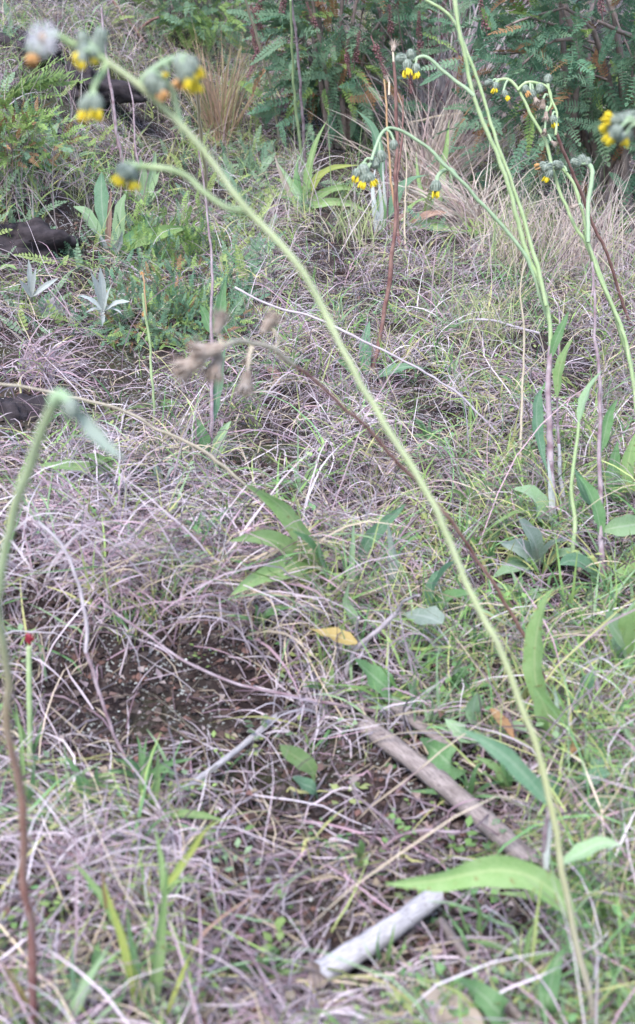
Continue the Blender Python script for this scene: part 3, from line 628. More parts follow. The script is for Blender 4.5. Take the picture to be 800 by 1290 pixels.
# ---- middle of the slope
p = Plant('leafy_plant', 'arching rosette of long lime leaves left of the yellow leaf', 'plant', (412, 745), GR)
p.leaf('lime', 36, [(412, 742), (395, 700), (370, 655), (338, 625), (306, 608)], -.10, 'lance', .45, .3, n=16)
p.leaf('lime', 32, [(408, 738), (380, 706), (352, 684), (320, 677), (288, 682)], -.12, 'lance', .4, .2, n=16)
p.leaf('lime', 32, [(410, 745), (385, 722), (350, 720), (318, 732), (290, 750)], -.14, 'lance', .45, .25, n=16)
p.leaf('green', 26, [(414, 735), (402, 705), (388, 684), (368, 668)], -.12, 'lance', .4)
p.leaf('pale', 22, [(418, 748), (410, 728), (402, 702), (400, 680)], -.08)
p = Plant('leafy_plant', 'grey green plant with one slanting blade and one upright blade', 'plant', (480, 752), GR)
p.leaf('blue', 22, [(452, 712), (462, 684), (482, 662), (512, 634)], -.05, 'lance', .4, d0=1.30)
p.leaf('grey', 22, [(497, 752), (498, 720), (494, 685), (488, 655)], -.05, 'strap', .5, .3)
p.leaf('pale', 14, [(440, 760), (442, 720), (444, 680), (446, 650)], -.04, 'strap', .4, d0=1.27)
p.leaf('pale', 20, [(440, 800), (446, 780), (436, 760), (440, 735)], -.06, 'strap', .4, d0=1.22)
p = Plant('leafy_plant', 'dull green leaves around one pale paddle leaf beneath the leaning stalk', 'plant', (540, 790), GR)
p.leaf('blue', 40, [(540, 770), (548, 740), (562, 718), (580, 702)], -.06, 'lance', .35)
p.leaf('green', 30, [(540, 785), (556, 760), (578, 750), (604, 748)], -.05, 'lance', .35)
p.leaf('grey', 42, [(504, 774), (520, 774), (540, 778), (558, 786)], -.07, 'obov', .2, d0=1.20)
p = Plant('leafy_plant', 'single dark green rounded leaf tilted beside the forked grey twig', 'plant', (494, 884), GR)
p.leaf('green', 42, [(496, 884), (488, 868), (468, 850), (446, 830)], -.05, 'lance', .25)
p = Plant('leafy_plant', 'dark green leaf with pale rim lying over the brown wood', 'plant', (560, 968), GR)
p.leaf('green', 48, [(578, 970), (566, 962), (548, 945), (528, 930)], -.05, 'lance', .25)
p = Plant('seedling', 'bent seedling with two round green leaves on the bare soil', 'seedling', (404, 1012), GR)
p.leaf('lime', 30, [(400, 1010), (392, 968), (375, 955), (362, 946), (352, 938)], -.05, 'round', .15)
p.leaf('blue', 26, [(402, 1012), (396, 995), (382, 988), (368, 980)], -.04, 'round', .15)
p = Plant('leafy_plant', 'glossy dark green leaf at the bottom beside the tan fallen leaf', 'plant', (640, 1296), GR)
p.leaf('green', 46, [(646, 1300), (628, 1275), (604, 1250), (576, 1234)], -.05, 'lance', .3)
p = Plant('leafy_plant', 'tiny bright green sprig of toothed leaves above the white stick', 'plant', (455, 1095), GR)
for q in [(455, 1070), (445, 1078), (464, 1078), (452, 1058), (460, 1062), (448, 1066)]: p.leaf('lime', 17, [(455, 1095), ((455 + q[0]) / 2, q[1] + 8), q], -.04, 'round', .2, n=8)
p = Plant('leafy_plant', 'grey blue leaf standing upright left of the dry red stalk', 'plant', (462, 476), GR)
p.leaf('blue', 20, [(462, 476), (460, 450), (461, 425), (466, 404)], -.03, 'lance', .3)
p.leaf('blue', 16, [(466, 478), (485, 470), (510, 462), (534, 464)], -.05)
p.leaf('green', 16, [(456, 478), (440, 462), (424, 452)], -.04)
p = Plant('leafy_plant', 'pair of rounded woolly grey leaves like a heart on the slope', 'plant', (206, 616), GR)
p.leaf('grey', 24, [(206, 616), (200, 602), (192, 588)], -.04, 'round', .2); p.leaf('grey', 24, [(208, 616), (212, 602), (220, 588)], -.04, 'round', .2)
p = Plant('leafy_plant', 'long yellow green leaves lying flat behind the blurred left stem', 'plant', (150, 600), GR)
p.leaf('lime', 26, [(150, 600), (125, 592), (90, 588), (48, 586)], -.10, 'lance', .3); p.leaf('lime', 18, [(150, 602), (140, 590), (128, 580), (100, 572)], -.06)
p = Plant('leafy_plant', 'upright leafy plant on a thin purple stem in the left middle', 'plant', (266, 582), GR)
p.stem('purple', 5.5, 1.8, [(266, 582), (267, 520), (268, 450), (266, 380), (264, 300), (258, 240), (250, 190)], -.08)
p.leaf('blue', 18, [(270, 530), (273, 500), (278, 465), (284, 438)], -.03, 'lance', .35)
p.leaf('green', 22, [(266, 580), (258, 560), (252, 540), (247, 526)], -.03, 'lance', .3)
p.leaf('pale', 18, [(268, 580), (275, 560), (284, 540), (292, 530)], -.03)
p.leaf('green', 18, [(268, 420), (276, 395), (280, 370), (284, 352)], -.02); p.leaf('green', 16, [(266, 420), (258, 396), (252, 384)], -.02)
# ---- upper left
p = Plant('leafy_plant', 'rosette with one broad upright leaf and a long leaf reaching right on the upper slope', 'plant', (137, 322), GR)
p.leaf('blue', 24, [(134, 318), (131, 285), (128, 250), (128, 216)], -.02, 'obov', .25, n=14)
p.leaf('pale', 20, [(132, 320), (124, 295), (110, 270), (92, 260)], -.04, 'obov', .25)
p.leaf('pale', 22, [(140, 320), (150, 290), (152, 262), (160, 240)], -.03, 'lance', .3)
p.leaf('green', 18, [(144, 320), (165, 300), (180, 285), (186, 268)], -.03)
p.leaf('lime', 24, [(150, 322), (172, 304), (205, 292), (238, 285)], -.06, 'lance', .3)
p.leaf('wool', 14, [(136, 322), (126, 300), (114, 286)], -.04, 'strap'); p.leaf('wool', 14, [(140, 322), (150, 306), (154, 290)], -.04, 'strap')
p.leaf('brown', 11, [(135, 322), (136, 295), (138, 262), (140, 236)], -.02, 'strap')
p = Plant('leafy_plant', 'tuft of leaves beneath the dry stalks behind the leaning flower', 'plant', (180, 262), GR)
for t_ in [(162, 226), (176, 196), (196, 190), (202, 214), (205, 238), (150, 240)]: p.leaf('pale', 14, [(180, 260), ((180 + t_[0]) / 2 + 3, (255 + t_[1]) / 2), t_], -.04)
p.stem('purple', 5, 3, [(178, 262), (160, 230), (148, 170), (140, 110), (132, 60), (128, 10)], -.15, n=20); p.stem('purple', 4, 1.5, [(182, 262), (178, 225), (170, 180), (168, 130), (160, 95)], -.05, n=14)
p = Plant('woolly_plant', 'white star shaped woolly leaved plant on the mossy left slope', 'plant', (130, 408), GR)
for t_, k in [((126, 336), 13), ((114, 342), 12), ((164, 380), 12), ((98, 372), 10), ((154, 396), 12), ((128, 412), 8), ((142, 356), 7), ((108, 394), 6)]: p.leaf('wool', k, [(131, 392), ((131 + t_[0]) / 2, (388 + t_[1]) / 2 - 2), t_], -.05, 'lance', .3, d0=p.d - .10)
p.stem('wool', 8, 6, [(130, 408), (131, 400), (131, 390)], -.10)
p = Plant('woolly_plant', 'white leaved sprig beside the pale grey stone at the left', 'plant', (40, 385), GR)
for t_, k in [((36, 326), 10), ((74, 350), 10), ((46, 336), 9), ((24, 352), 9)]: p.leaf('wool', k, [(40, 374), ((40 + t_[0]) / 2, (372 + t_[1]) / 2), t_], -.04, d0=p.d - .08)
p.stem('wool', 6, 5, [(40, 385), (40, 372)], -.08)
p = Plant('woolly_plant', 'tiny white woolly plant on the dry turf behind the leaning stalk', 'plant', (324, 322), GR)
for t_ in [(314, 298), (330, 296), (342, 308), (306, 312), (334, 322), (318, 326)]: p.leaf('wool', 8, [(324, 316), ((324 + t_[0]) / 2, (316 + t_[1]) / 2 - 1), t_], -.03, d0=p.d - .05)
p.stem('wool', 5, 4, [(324, 322), (324, 316)], -.05)
p = Plant('leafy_plant', 'lime leaf at the far left edge below the dark hollow', 'plant', (-10, 350), GR)
p.leaf('lime', 14, [(-12, 348), (0, 340), (12, 336), (22, 340)], -.05)
# ---- upper middle
p = Plant('woolly_plant', 'upright woolly white plant with grey leaves below the nodding yellow cluster', 'plant', (478, 292), GR)
for q in [[(474, 292), (472, 262), (470, 235), (474, 205)], [(482, 292), (486, 260), (484, 228), (482, 190)], [(478, 292), (480, 262), (478, 240), (476, 222)]]: p.leaf('wool', 9, q, -.03, 'strap', .4)
p.leaf('blue', 16, [(482, 230), (478, 195), (468, 160), (448, 138)], -.03, 'lance', .4)
p.leaf('blue', 20, [(490, 275), (502, 245), (518, 228), (540, 220)], -.04, 'lance', .4)
p.leaf('wool', 10, [(480, 285), (474, 268), (468, 252), (464, 248)], -.05, 'strap')
p.leaf('green', 16, [(484, 290), (480, 262), (478, 236)], -.02)
p.stem('dark', 4, 3, [(488, 292), (488, 250), (486, 200)], -.02)
p.leaf('lime', 20, [(508, 292), (530, 285), (555, 286), (582, 294)], -.06, 'lance', .35)
p.leaf('lime', 14, [(500, 286), (515, 265), (528, 254), (545, 248)], -.04)
p.leaf('brown', 17, [(514, 284), (528, 276), (545, 270), (564, 268)], -.07, 'lance', .3)
p.leaf('brown', 20, [(492, 298), (498, 284), (510, 272), (516, 268)], -.07, 'lance', .4)
p = Plant('leafy_plant', 'strap leaved clump in the upper middle with one arching yellowing leaf', 'plant', (386, 262), GR)
p.leaf('yelgreen', 14, [(390, 250), (400, 225), (420, 212), (452, 208)], -.04, 'strap', .4)
p.leaf('lime', 14, [(384, 260), (388, 220), (398, 180), (412, 152)], -.03, 'strap', .4)
p.leaf('green', 14, [(380, 260), (374, 220), (376, 195)], -.03, 'strap'); p.leaf('pale', 12, [(382, 260), (366, 230), (350, 205)], -.03, 'strap')
p.leaf('lime', 14, [(388, 262), (405, 245), (430, 236), (452, 242)], -.05, 'strap'); p.leaf('lime', 14, [(388, 262), (412, 255), (440, 256), (466, 268)], -.06, 'strap')
p.leaf('green', 12, [(380, 262), (360, 250), (345, 250)], -.05, 'strap'); p.leaf('tan', 12, [(376, 262), (360, 232), (350, 208), (346, 196)], -.03, 'strap')
p = Plant('leafy_plant', 'broad bright blade standing upright before the shrub in the upper middle', 'plant', (553, 268), GR)
p.leaf('lime', 14, [(552, 268), (556, 225), (562, 185), (566, 150)], -.03, 'strap', .3); p.leaf('green', 9, [(556, 268), (568, 235), (566, 200)], -.02, 'strap'); p.leaf('lime', 8, [(540, 268), (528, 230), (524, 190)], -.02, 'strap')
p = Plant('leafy_plant', 'small light leaves before the thicket on the upper right', 'plant', (612, 238), GR)
p.leaf('pale', 14, [(606, 250), (610, 228), (616, 214), (626, 202)], -.03); p.leaf('green', 14, [(612, 240), (596, 226), (578, 200)], -.04)

# ---- scattered small broad leaved plants to match the weeds of the slope
SMALL = [((655, 760), 'pale', 'weed with narrow pale leaves leaning left beneath the twin stems'), ((620, 720), 'green', 'small dark weed left of the spotted lime blades'), ((770, 930), 'lime', 'yellow green weed near the right edge among dead straws'),
         ((600, 830), 'lime', 'small lime weed right beside the leaning stalk'), ((735, 800), 'green', 'weed with thin green leaves under the purple stalk'), ((520, 905), 'pale', 'pale weed at the upper end of the brown wood'),
         ((420, 880), 'lime', 'low lime weed left of the tilted round leaf'), ((180, 990), 'green', 'green weed of grassy leaves below the bare bank'), ((325, 790), 'green', 'little weed under the arching rosette'),
         ((90, 1010), 'lime', 'grassy green weed between bank and red stalk'), ((590, 1010), 'green', 'weed of short blades beside the brown wood'), ((660, 1225), 'lime', 'thin lime weed at the foot of the long leaf'),
         ((760, 1180), 'lime', 'grassy lime weed in the lower right corner'), ((365, 470), 'green', 'green weed beside the withered flower heads'),
         ((590, 640), 'lime', 'bright low weed on the middle slope behind the red stalk'), ((310, 500), 'green', 'small weed left of the leaning stalk at mid slope'), ((540, 560), 'pale', 'pale weed in the dry turf at centre'),
         ((700, 1150), 'lime', 'fresh lime weed hugging the leaning stalk just above its foot'), ((775, 1010), 'pale', 'pale weed under the green leaf at the lower right edge'), ((640, 1000), 'lime', 'lime weed behind the lower end of the brown wood'),
         ((720, 660), 'green', 'green weed between the twin stems and the purple stalk'), ((570, 880), 'green', 'green weed above the dark green rimmed leaf'), ((500, 700), 'lime', 'bright weed at the foot of the upright grey green blade'),
         ((380, 620), 'lime', 'weed of thin lime blades above the arching rosette'), ((250, 680), 'green', 'small green weed on the dead turf left of the arching rosette'), ((440, 540), 'lime', 'lime weed just left of the leaning stalk at mid height'),
         ((120, 1240), 'green', 'green weed between the red stalk and the bottom grass blades'), ((330, 1240), 'lime', 'lime weed in the dead grass left of the white stick'), 
         ((545, 1290), 'lime', 'lime weed at the bottom edge beside the tan leaf'), ((650, 500), 'lime', 'small lime weed on the dry turf left of the hanging oval leaf'), ((300, 280), 'green', 'green weed under the side branch of the leaning flower'),
         ((230, 250), 'lime', 'lime weed on the bare upper slope below the olive tussock'), ((60, 220), 'green', 'green weed beside the yellowish bush'), ((765, 620), 'lime', 'leafy weed beside the purple stalk at right'), ((200, 520), 'lime', 'tiny lime weed below the creeping shrub')]
for (b, mk, lab) in SMALL:
    p = Plant('weed', lab, 'weed', b, 'small weeds on the slope'); k = 90 / 1.0 * min(1.0, .95 / p.d)
    for q in range(R.integers(6, 10)):
        a = R.uniform(.1, 3.0); L_ = k * R.uniform(.5, 1.0); t_ = (b[0] + cos(a) * L_, b[1] - sin(a) * L_ * .8)
        p.leaf(mk if R.uniform() < .7 else 'green', R.uniform(9, 15) / p.d, [b, (b[0] + cos(a) * L_ * .4, b[1] - sin(a) * L_ * .5 - 4), t_], -R.uniform(.0, .06), 'strap' if R.uniform() < .6 else 'lance', .35, R.uniform(-.5, .5), margin=.03, n=8)

# ---- broad grass tufts
def tuft(label, base, rows, group='broad bladed grass tufts'):
    p = Plant('grass_tuft', label, 'grass tuft', base, group)
    for mk, wpx, pts, *r in rows: p.leaf(mk, wpx, pts, r[0] if r else -.04, 'strap', .4, r[1] if len(r) > 1 else .2, name='blade', n=14)
tuft('broad bladed grass tuft at the bottom left with a yellow and orange tipped blade', (180, 1300), [
    ('yelgreen', 20, [(182, 1300), (170, 1240), (155, 1185), (140, 1140), (128, 1100)], -.06), ('lime', 15, [(150, 1172), (132, 1135), (110, 1105), (92, 1086)], -.02),
    ('lime', 22, [(188, 1300), (196, 1240), (204, 1160), (212, 1085)], -.06), ('green', 15, [(184, 1300), (176, 1240), (165, 1185), (160, 1140)], -.05),
    ('yelgreen', 16, [(200, 1310), (216, 1266), (232, 1225), (250, 1180)], -.07), ('brown', 8, [(240, 1205), (262, 1172), (295, 1145), (330, 1124)], -.02),
    ('lime', 12, [(206, 1130), (205, 1095), (200, 1065), (194, 1040)], -.02), ('yelgreen', 14, [(208, 1120), (232, 1085), (255, 1050), (275, 1030)], -.03), ('lime', 9, [(206, 1125), (222, 1112), (240, 1110), (260, 1112)], -.03),
    ('orange', 7, [(134, 1150), (132, 1130), (130, 1112), (129, 1090)], -.09)])
tuft('wide pale green grass blades in the bottom left corner', (90, 1320), [
    ('pale', 32, [(78, 1320), (95, 1275), (120, 1225), (142, 1185)], -.06), ('blue', 15, [(92, 1320), (94, 1260), (92, 1210), (90, 1172)], -.05), ('pale', 14, [(60, 1310), (80, 1262), (110, 1230), (138, 1200)], -.04),
    ('pale', 16, [(100, 1320), (120, 1290), (145, 1265), (162, 1248)], -.06), ('yellow', 17, [(46, 1300), (30, 1262), (14, 1230), (-6, 1205)], -.06), ('orange', 9, [(40, 1286), (26, 1258), (12, 1232), (0, 1218)], -.08)])
tuft('small bright grass tuft below the bare bank beside the twig', (190, 1030), [('lime', 15, [(190, 1030), (195, 1000), (198, 968), (198, 940)]), ('green', 20, [(112, 1020), (106, 990), (94, 968), (80, 950)]), ('lime', 12, [(192, 1030), (178, 990), (186, 958)]), ('lime', 20, [(196, 1030), (225, 1026), (255, 1028), (284, 1034)], -.06), ('pale', 10, [(192, 1030), (215, 1008), (240, 1002)]), ('green', 12, [(118, 1020), (120, 985), (122, 960)])])
tuft('grass tuft around the red budded stalk on the left', (36, 1030), [('lime', 9, [(36, 1030), (30, 980), (26, 930), (18, 880)]), ('green', 11, [(38, 1030), (40, 990), (44, 950)]), ('lime', 9, [(36, 1030), (20, 990), (10, 960)]), ('yelgreen', 9, [(40, 1030), (62, 1000), (78, 985)])])
tuft('short grass tuft before the lower end of the white stick', (485, 1225), [('lime', 10, [(485, 1225), (492, 1190), (498, 1160)]), ('green', 9, [(483, 1225), (476, 1195), (480, 1165)]), ('lime', 9, [(487, 1225), (505, 1200), (512, 1180)]), ('lime', 8, [(481, 1225), (466, 1205), (458, 1186)])])
tuft('fine grass tuft between the white stick and the long lime leaf', (600, 1190), [('lime', 9, [(600, 1190), (604, 1150), (592, 1120)]), ('green', 8, [(602, 1190), (612, 1165), (628, 1140)]), ('lime', 8, [(598, 1190), (585, 1165), (578, 1140)]), ('lime', 10, [(575, 1250), (556, 1225), (540, 1205), (526, 1196)]), ('green', 9, [(590, 1226), (586, 1185), (570, 1160), (556, 1145)])])
tuft('fine bright grass tuft in the lower right corner beside the leaning stalk', (772, 1235), [('lime', 10, [(772, 1235), (778, 1195), (786, 1150)]), ('green', 10, [(770, 1235), (760, 1195), (756, 1160)]), ('lime', 10, [(774, 1235), (792, 1205), (812, 1190)]), ('yelgreen', 8, [(770, 1235), (748, 1200), (738, 1180)]), ('pale', 9, [(774, 1236), (800, 1226), (820, 1232)])])

# ---- thin dry stalks, straws, twigs
GS = 'thin dry stalks'
def stalk(name, label, base, rows, cat='stalk', heads=(), group=GS, D=None):
    p = Plant(name, label, cat, base, group, D)
    for mk, a, b, pts, *r in rows: p.stem(mk, a, b, pts, r[0] if r else -.05, r[1] if len(r) > 1 else None, n=max(14, 6 * len(pts)))
    for h in heads: p.head(*h, sw=3, stem='straw')
    return p
stalk('withered_flower', 'leaning dark red stalk with blurred brown withered heads at its left end', (700, 905),
      [('red', 4.5, 4.5, [(700, 905), (688, 862), (668, 820), (630, 750), (590, 690), (540, 622), (480, 560), (430, 512), (395, 478), (370, 460)], .82), ('straw', 6, 7, [(370, 460), (345, 438), (318, 430), (290, 434), (268, 442)], .70, .82), ('straw', 4, 4, [(345, 440), (352, 425), (342, 412)], .80, .81), ('straw', 4, 4, [(320, 432), (312, 462), (312, 476)], .79, .8)],
      'withered flower', [(276, 408, 100, 30, 'brown', .73, (280, 434)), (262, 442, 190, 42, 'brown', .70, (275, 440)), (240, 460, 200, 42, 'brown', .70, (265, 444)), (272, 462, 250, 36, 'brown', .71, (270, 445)), (338, 408, 90, 30, 'brown', .80, (342, 414)), (310, 482, 270, 32, 'brown', .79, (312, 470)), (312, 452, 250, 15, 'brown', .8, (318, 434))])
stalk('dry_stalk', 'rusty orange dry flower stalk rising before the left shrub of the upper middle', (466, 474), [('red', 6, 4, [(466, 474), (480, 420), (492, 340), (498, 270), (500, 180), (499, 120), (496, 78)], -.18), ('orange', 3, 2.5, [(497, 260), (490, 190), (486, 130), (484, 100)], -.05, 2.0)], heads=[(496, 60, 90, 14, 'brown', 1.93, (496, 80)), (488, 100, 120, 9, 'brown', 1.95, (490, 120))])
stalk('dry_stalk', 'second dark dry stalk standing before the woolly plant', (508, 330), [('red', 5, 1.5, [(508, 330), (502, 290), (500, 240), (506, 180), (508, 120)], -.1), ('straw', 3, 1.2, [(512, 330), (510, 280), (513, 210), (510, 170)], -.05)])
stalk('dry_stalk', 'reddish slanting dry stalk through the crooked flower cluster', (800, 425), [('red', 4, 4, [(800, 425), (768, 330), (738, 258), (716, 205), (700, 162), (692, 135)], -.3)])
stalk('dry_stalk', 'brown upright dry stem left of the rosette in the right middle', (655, 600), [('straw', 4, 1.5, [(655, 600), (656, 520), (660, 440), (656, 370), (664, 310)], -.05)])
stalk('dry_stalk', 'faint pinkish stem right of the twin green stems', (706, 640), [('purple', 4.5, 1.5, [(706, 640), (704, 570), (702, 500), (706, 430), (703, 380)], -.03), ('wool', 6, 4, [(712, 650), (706, 600), (704, 560)], -.03)])
stalk('green_stalk', 'thin orange and green stalk at the edge of the creeping shrub', (194, 540), [('green', 3.5, 3, [(194, 540), (192, 480), (186, 420), (180, 370)], -.08), ('orange', 2.5, 2, [(184, 400), (182, 370), (180, 345)], -.01, 1.72)], heads=[(182, 402, 90, 8, 'orange', 1.72), (179, 350, 90, 7, 'orange', 1.72)])
stalk('grass_stalk', 'tall yellowish stalk slanting left of the thin pair in the upper middle', (352, 180), [('straw', 3, 3, [(352, 180), (345, 130), (328, 60), (312, 10), (300, -30)], -.5)])
stalk('grass_stalk', 'tall pale stalk standing upright in the upper middle before the left shrub', (384, 220), [('purple', 4, 3, [(384, 220), (381, 150), (376, 80), (370, 20), (366, -30)], -.4), ('green', 4, 3, [(384, 220), (372, 130), (368, 60), (366, 0)], -.4)])
stalk('grass_stalk', 'long thin straw stem behind the leaning stalk at left', (262, 300), [('straw', 4, 4, [(262, 300), (260, 240), (253, 170), (248, 110)], -.7)])
stalk('grass_stalk', 'thin green stem by the far right edge rising from the dry turf', (798, 480), [('green', 4, 3, [(798, 480), (776, 400), (752, 340), (735, 290)], -.2)])
stalk('dead_stem', 'long grey dead stem arching over the middle of the slope', (640, 560), [('grey', 3, 3, [(640, 560), (580, 500), (520, 462), (460, 430), (400, 402), (340, 384), (296, 362)], 1.75)])
stalk('dead_stem', 'long straw coloured stem sweeping down from the left edge past the bud', (372, 664), [('straw', 4, 4, [(372, 664), (330, 630), (280, 586), (230, 556), (170, 525), (100, 502), (50, 490), (-20, 482)], 1.05)])
stalk('dead_stem', 'pale lilac stem bending down over the left bank', (166, 975), [('purple', 4, 5, [(166, 975), (148, 930), (126, 870), (108, 820)], -.02), ('grey', 5, 4, [(108, 822), (106, 770), (94, 720), (74, 680), (48, 658)], -.02, .98)])
stalk('dead_stem', 'thin curved straw reaching over the dry turf at centre right', (540, 430), [('grey', 4, 3, [(540, 430), (590, 405), (640, 408), (680, 420)], -.05)])
stalk('dead_stem', 'pale bent straw before the dark thicket in the upper right', (605, 200), [('straw', 4, 3, [(612, 215), (596, 150), (560, 146), (515, 155)], -.1)])
stalk('dead_stem', 'reddish straw arching over the ledge of the bare bank', (520, 905), [('purple', 5, 3, [(520, 905), (440, 890), (340, 870), (240, 840), (170, 790), (130, 760)], -.02)])
stalk('dead_stem', 'thin yellow straw slanting beside the lower right paddle leaf', (770, 880), [('straw', 6, 4, [(762, 905), (780, 885), (800, 862), (830, 835)], -.04)])
p = Plant('red_bud_stalk', 'green stalk topped by one small red bud on the left', 'flower', (38, 1000), GF)
p.stem('green', 8, 7, [(38, 1000), (36, 930), (36, 870), (37, 815)], -.05)
m = MB()
for q in range(16):
    a = q * 2.4; e = W(37, 803, p.d - .05) + np.array([cos(a), sin(a), .9]) * R.uniform(.002, .0042); b_ = W(37, 812, p.d - .05); n_ = np.array([-sin(a), cos(a), 0]) * .0012
    mid_ = (b_ + e) / 2 + np.array([cos(a), sin(a), 0]) * .0022; m.add([b_, mid_ + n_, e, mid_ - n_], [[0, 1, 2, 3]]) ; m.build('bud', RED, p.o)
p.leaf('lime', 9, [(36, 940), (24, 915), (14, 890)], -.03, 'strap'); p.leaf('green', 9, [(37, 960), (48, 930), (54, 905)], -.03, 'strap')

# ---- sticks, bark and stones
def stick(name, label, a, b, w0, w1, mat, bend=0., flat=1., jag=.5, lift=.35, cat='stick', sides=14, seed=1, twig=None, ha=0., hb=0.):
    rng = np.random.default_rng(seed); A, da = G(*a); B, db = G(*b); r0 = w0 * da / F / 2; r1 = w1 * db / F / 2
    A = W(a[0], a[1], da - r0 * lift - ha); B = W(b[0], b[1], db - r1 * lift - hb); n = 22; C = A + np.linspace(0, 1, n)[:, None] * (B - A)
    side = unit(np.cross(B - A, (0, 0, 1))); tt = np.linspace(0, 1, n)
    C = C + (np.sin(tt * pi) * bend * np.linalg.norm(B - A))[:, None] * side
    o = thing(name, label, cat, (A + B) / 2, 'dead sticks on the slope'); m = MB(); n0 = 0
    r = np.linspace(r0, r1, n) * (1 + .05 * np.sin(tt * 19 + seed) + .03 * rng.normal(size=n))
    T, U, V = frames(C); ang = np.linspace(0, 2 * pi, sides, endpoint=False)
    groove = 1 + .13 * rng.normal(size=sides)[None] + .035 * rng.normal(size=(n, sides))
    rr = r[:, None] * groove; v = C[:, None] + rr[..., None] * (np.cos(ang)[None, :, None] * U[:, None] + flat * np.sin(ang)[None, :, None] * V[:, None])
    v[0] -= T[0] * (rng.uniform(0, 1, sides) * r0 * jag * 2)[:, None]; v[-1] += T[-1] * (rng.uniform(0, 1, sides) * r1 * jag * 2)[:, None]
    i = np.arange(n - 1)[:, None] * sides; j = np.arange(sides)[None]; j2 = (j + 1) % sides
    f = np.stack([i + j, i + j2, i + sides + j2, i + sides + j], -1).reshape(-1, 4)
    L = np.linalg.norm(B - A) * tt; uv = np.stack(np.broadcast_arrays(ang[None] / (2 * pi), L[:, None] * 12), -1).reshape(-1, 2)
    m.add(v.reshape(-1, 3), f, uv); m.build('shaft', mat, o)
    for e in (0, -1):
        m = MB(); c = C[e] + T[e] * (r[e] * .1 if e else -r[e] * .1); fs = [[sides, q, (q + 1) % sides] for q in range(sides)]
        m.add(np.vstack([v[e], c]), fs); m.build('broken_end', WOODE, o, smooth=False)
    return o
stick('stick', 'short thick bleached white stick broken off at both ends', (402, 1226), (546, 1130), 34, 26, WOODW, .02, .9, .35, 1.1, seed=3, ha=.03, hb=.04)
stick('wood_piece', 'long weathered grey brown piece of dead wood with a dark knot', (462, 915), (662, 1080), 26, 30, WOODB, -.02, .8, .9, 1.0, 'dead wood', seed=5, ha=.03, hb=.03)
stick('stick', 'thin white split twig on the bare soil left of the round seedling', (240, 988), (344, 905), 9, 9, WOODW, .02, .7, 1.5, 1.5, 'twig', 9, 7, ha=.02, hb=.03)
stick('stick', 'slender pinkish stick slanting to the bottom below the long leaf', (556, 1162), (672, 1300), 13, 13, WOODB, .02, 1, .8, 1.2, 'twig', 9, 8, ha=.03, hb=.03)
stick('stick', 'short dark stick leaning over the white stick', (500, 1212), (540, 1125), 8, 6, WOODB, .02, 1, .8, 2, 'twig', 8, 10, ha=.01, hb=.02)
stick('stick', 'flat dark bark strip beside the upper end of the brown wood', (505, 895), (560, 935), 20, 14, WOODB, .02, .4, .9, 1, 'bark', 10, 12, ha=.02, hb=.02)
stick('stick', 'pale broken root stub at the bottom left of the white stick', (382, 1240), (300, 1262), 12, 8, WOODW, .05, 1, .8, 1.4, 'twig', 9, 14, ha=.01, hb=.012)
def twig(label, base, rows, mk='grey', name='forked_twig', D=None):
    p = Plant(name, label, 'twig', base, 'dead sticks on the slope', D)
    for a, b, pts, *r in rows: p.stem(mk, a, b, pts, r[0] if r else -.04, r[1] if len(r) > 1 else None, wob=.08, n=4 * len(pts) + 4)
twig('forked grey twig rising to a small fan right of the yellow leaf', (428, 862), [(8, 6, [(428, 862), (446, 820), (474, 796), (500, 772)], -.06), (5, 3, [(452, 815), (448, 795), (452, 778)], -.05), (4, 3, [(500, 772), (510, 758), (528, 750)], -.07, 1.1), (4, 3, [(474, 796), (462, 806), (450, 836)], -.05)])
twig('thin dead root curling over the soil below the brown wood', (470, 1080), [(5, 4, [(470, 1080), (500, 1055), (535, 1046), (580, 1048)], -.02), (4, 3, [(505, 1053), (480, 1030), (455, 1010), (440, 985)], -.03)], 'purple')
twig('dark dead branches poking out beneath the right shrub', (742, 232), [(9, 5, [(742, 232), (770, 205), (796, 186), (830, 170)], -.1), (6, 4, [(760, 215), (780, 214), (810, 222)], -.05), (5, 3, [(750, 225), (760, 200), (770, 180)], -.1)], 'wood')
twig('bare arching bramble canes in the gap between the two shrubs', (560, 120), [(4, 3, [(560, 120), (540, 70), (505, 40), (470, 30)], -.15), (4, 3, [(565, 120), (590, 60), (600, 20), (585, -10)], -.2), (4, 3, [(556, 118), (560, 60), (545, 20), (520, 0)], -.2), (3, 2, [(570, 118), (620, 70), (640, 30)], -.2), (4, 3, [(560, 120), (530, 95), (500, 100), (470, 120)], -.15), (3, 2, [(575, 110), (610, 90), (650, 60)], -.2), (3, 2, [(550, 110), (515, 60), (500, 10)], -.2)], 'grey')
twig('brown crooked twig with rusty leaves at the top left', (185, 60), [(5, 3, [(185, 60), (165, 30), (145, 5), (130, -15)], -.1), (4, 3, [(172, 42), (185, 30), (200, 22)], -.1)], 'red')

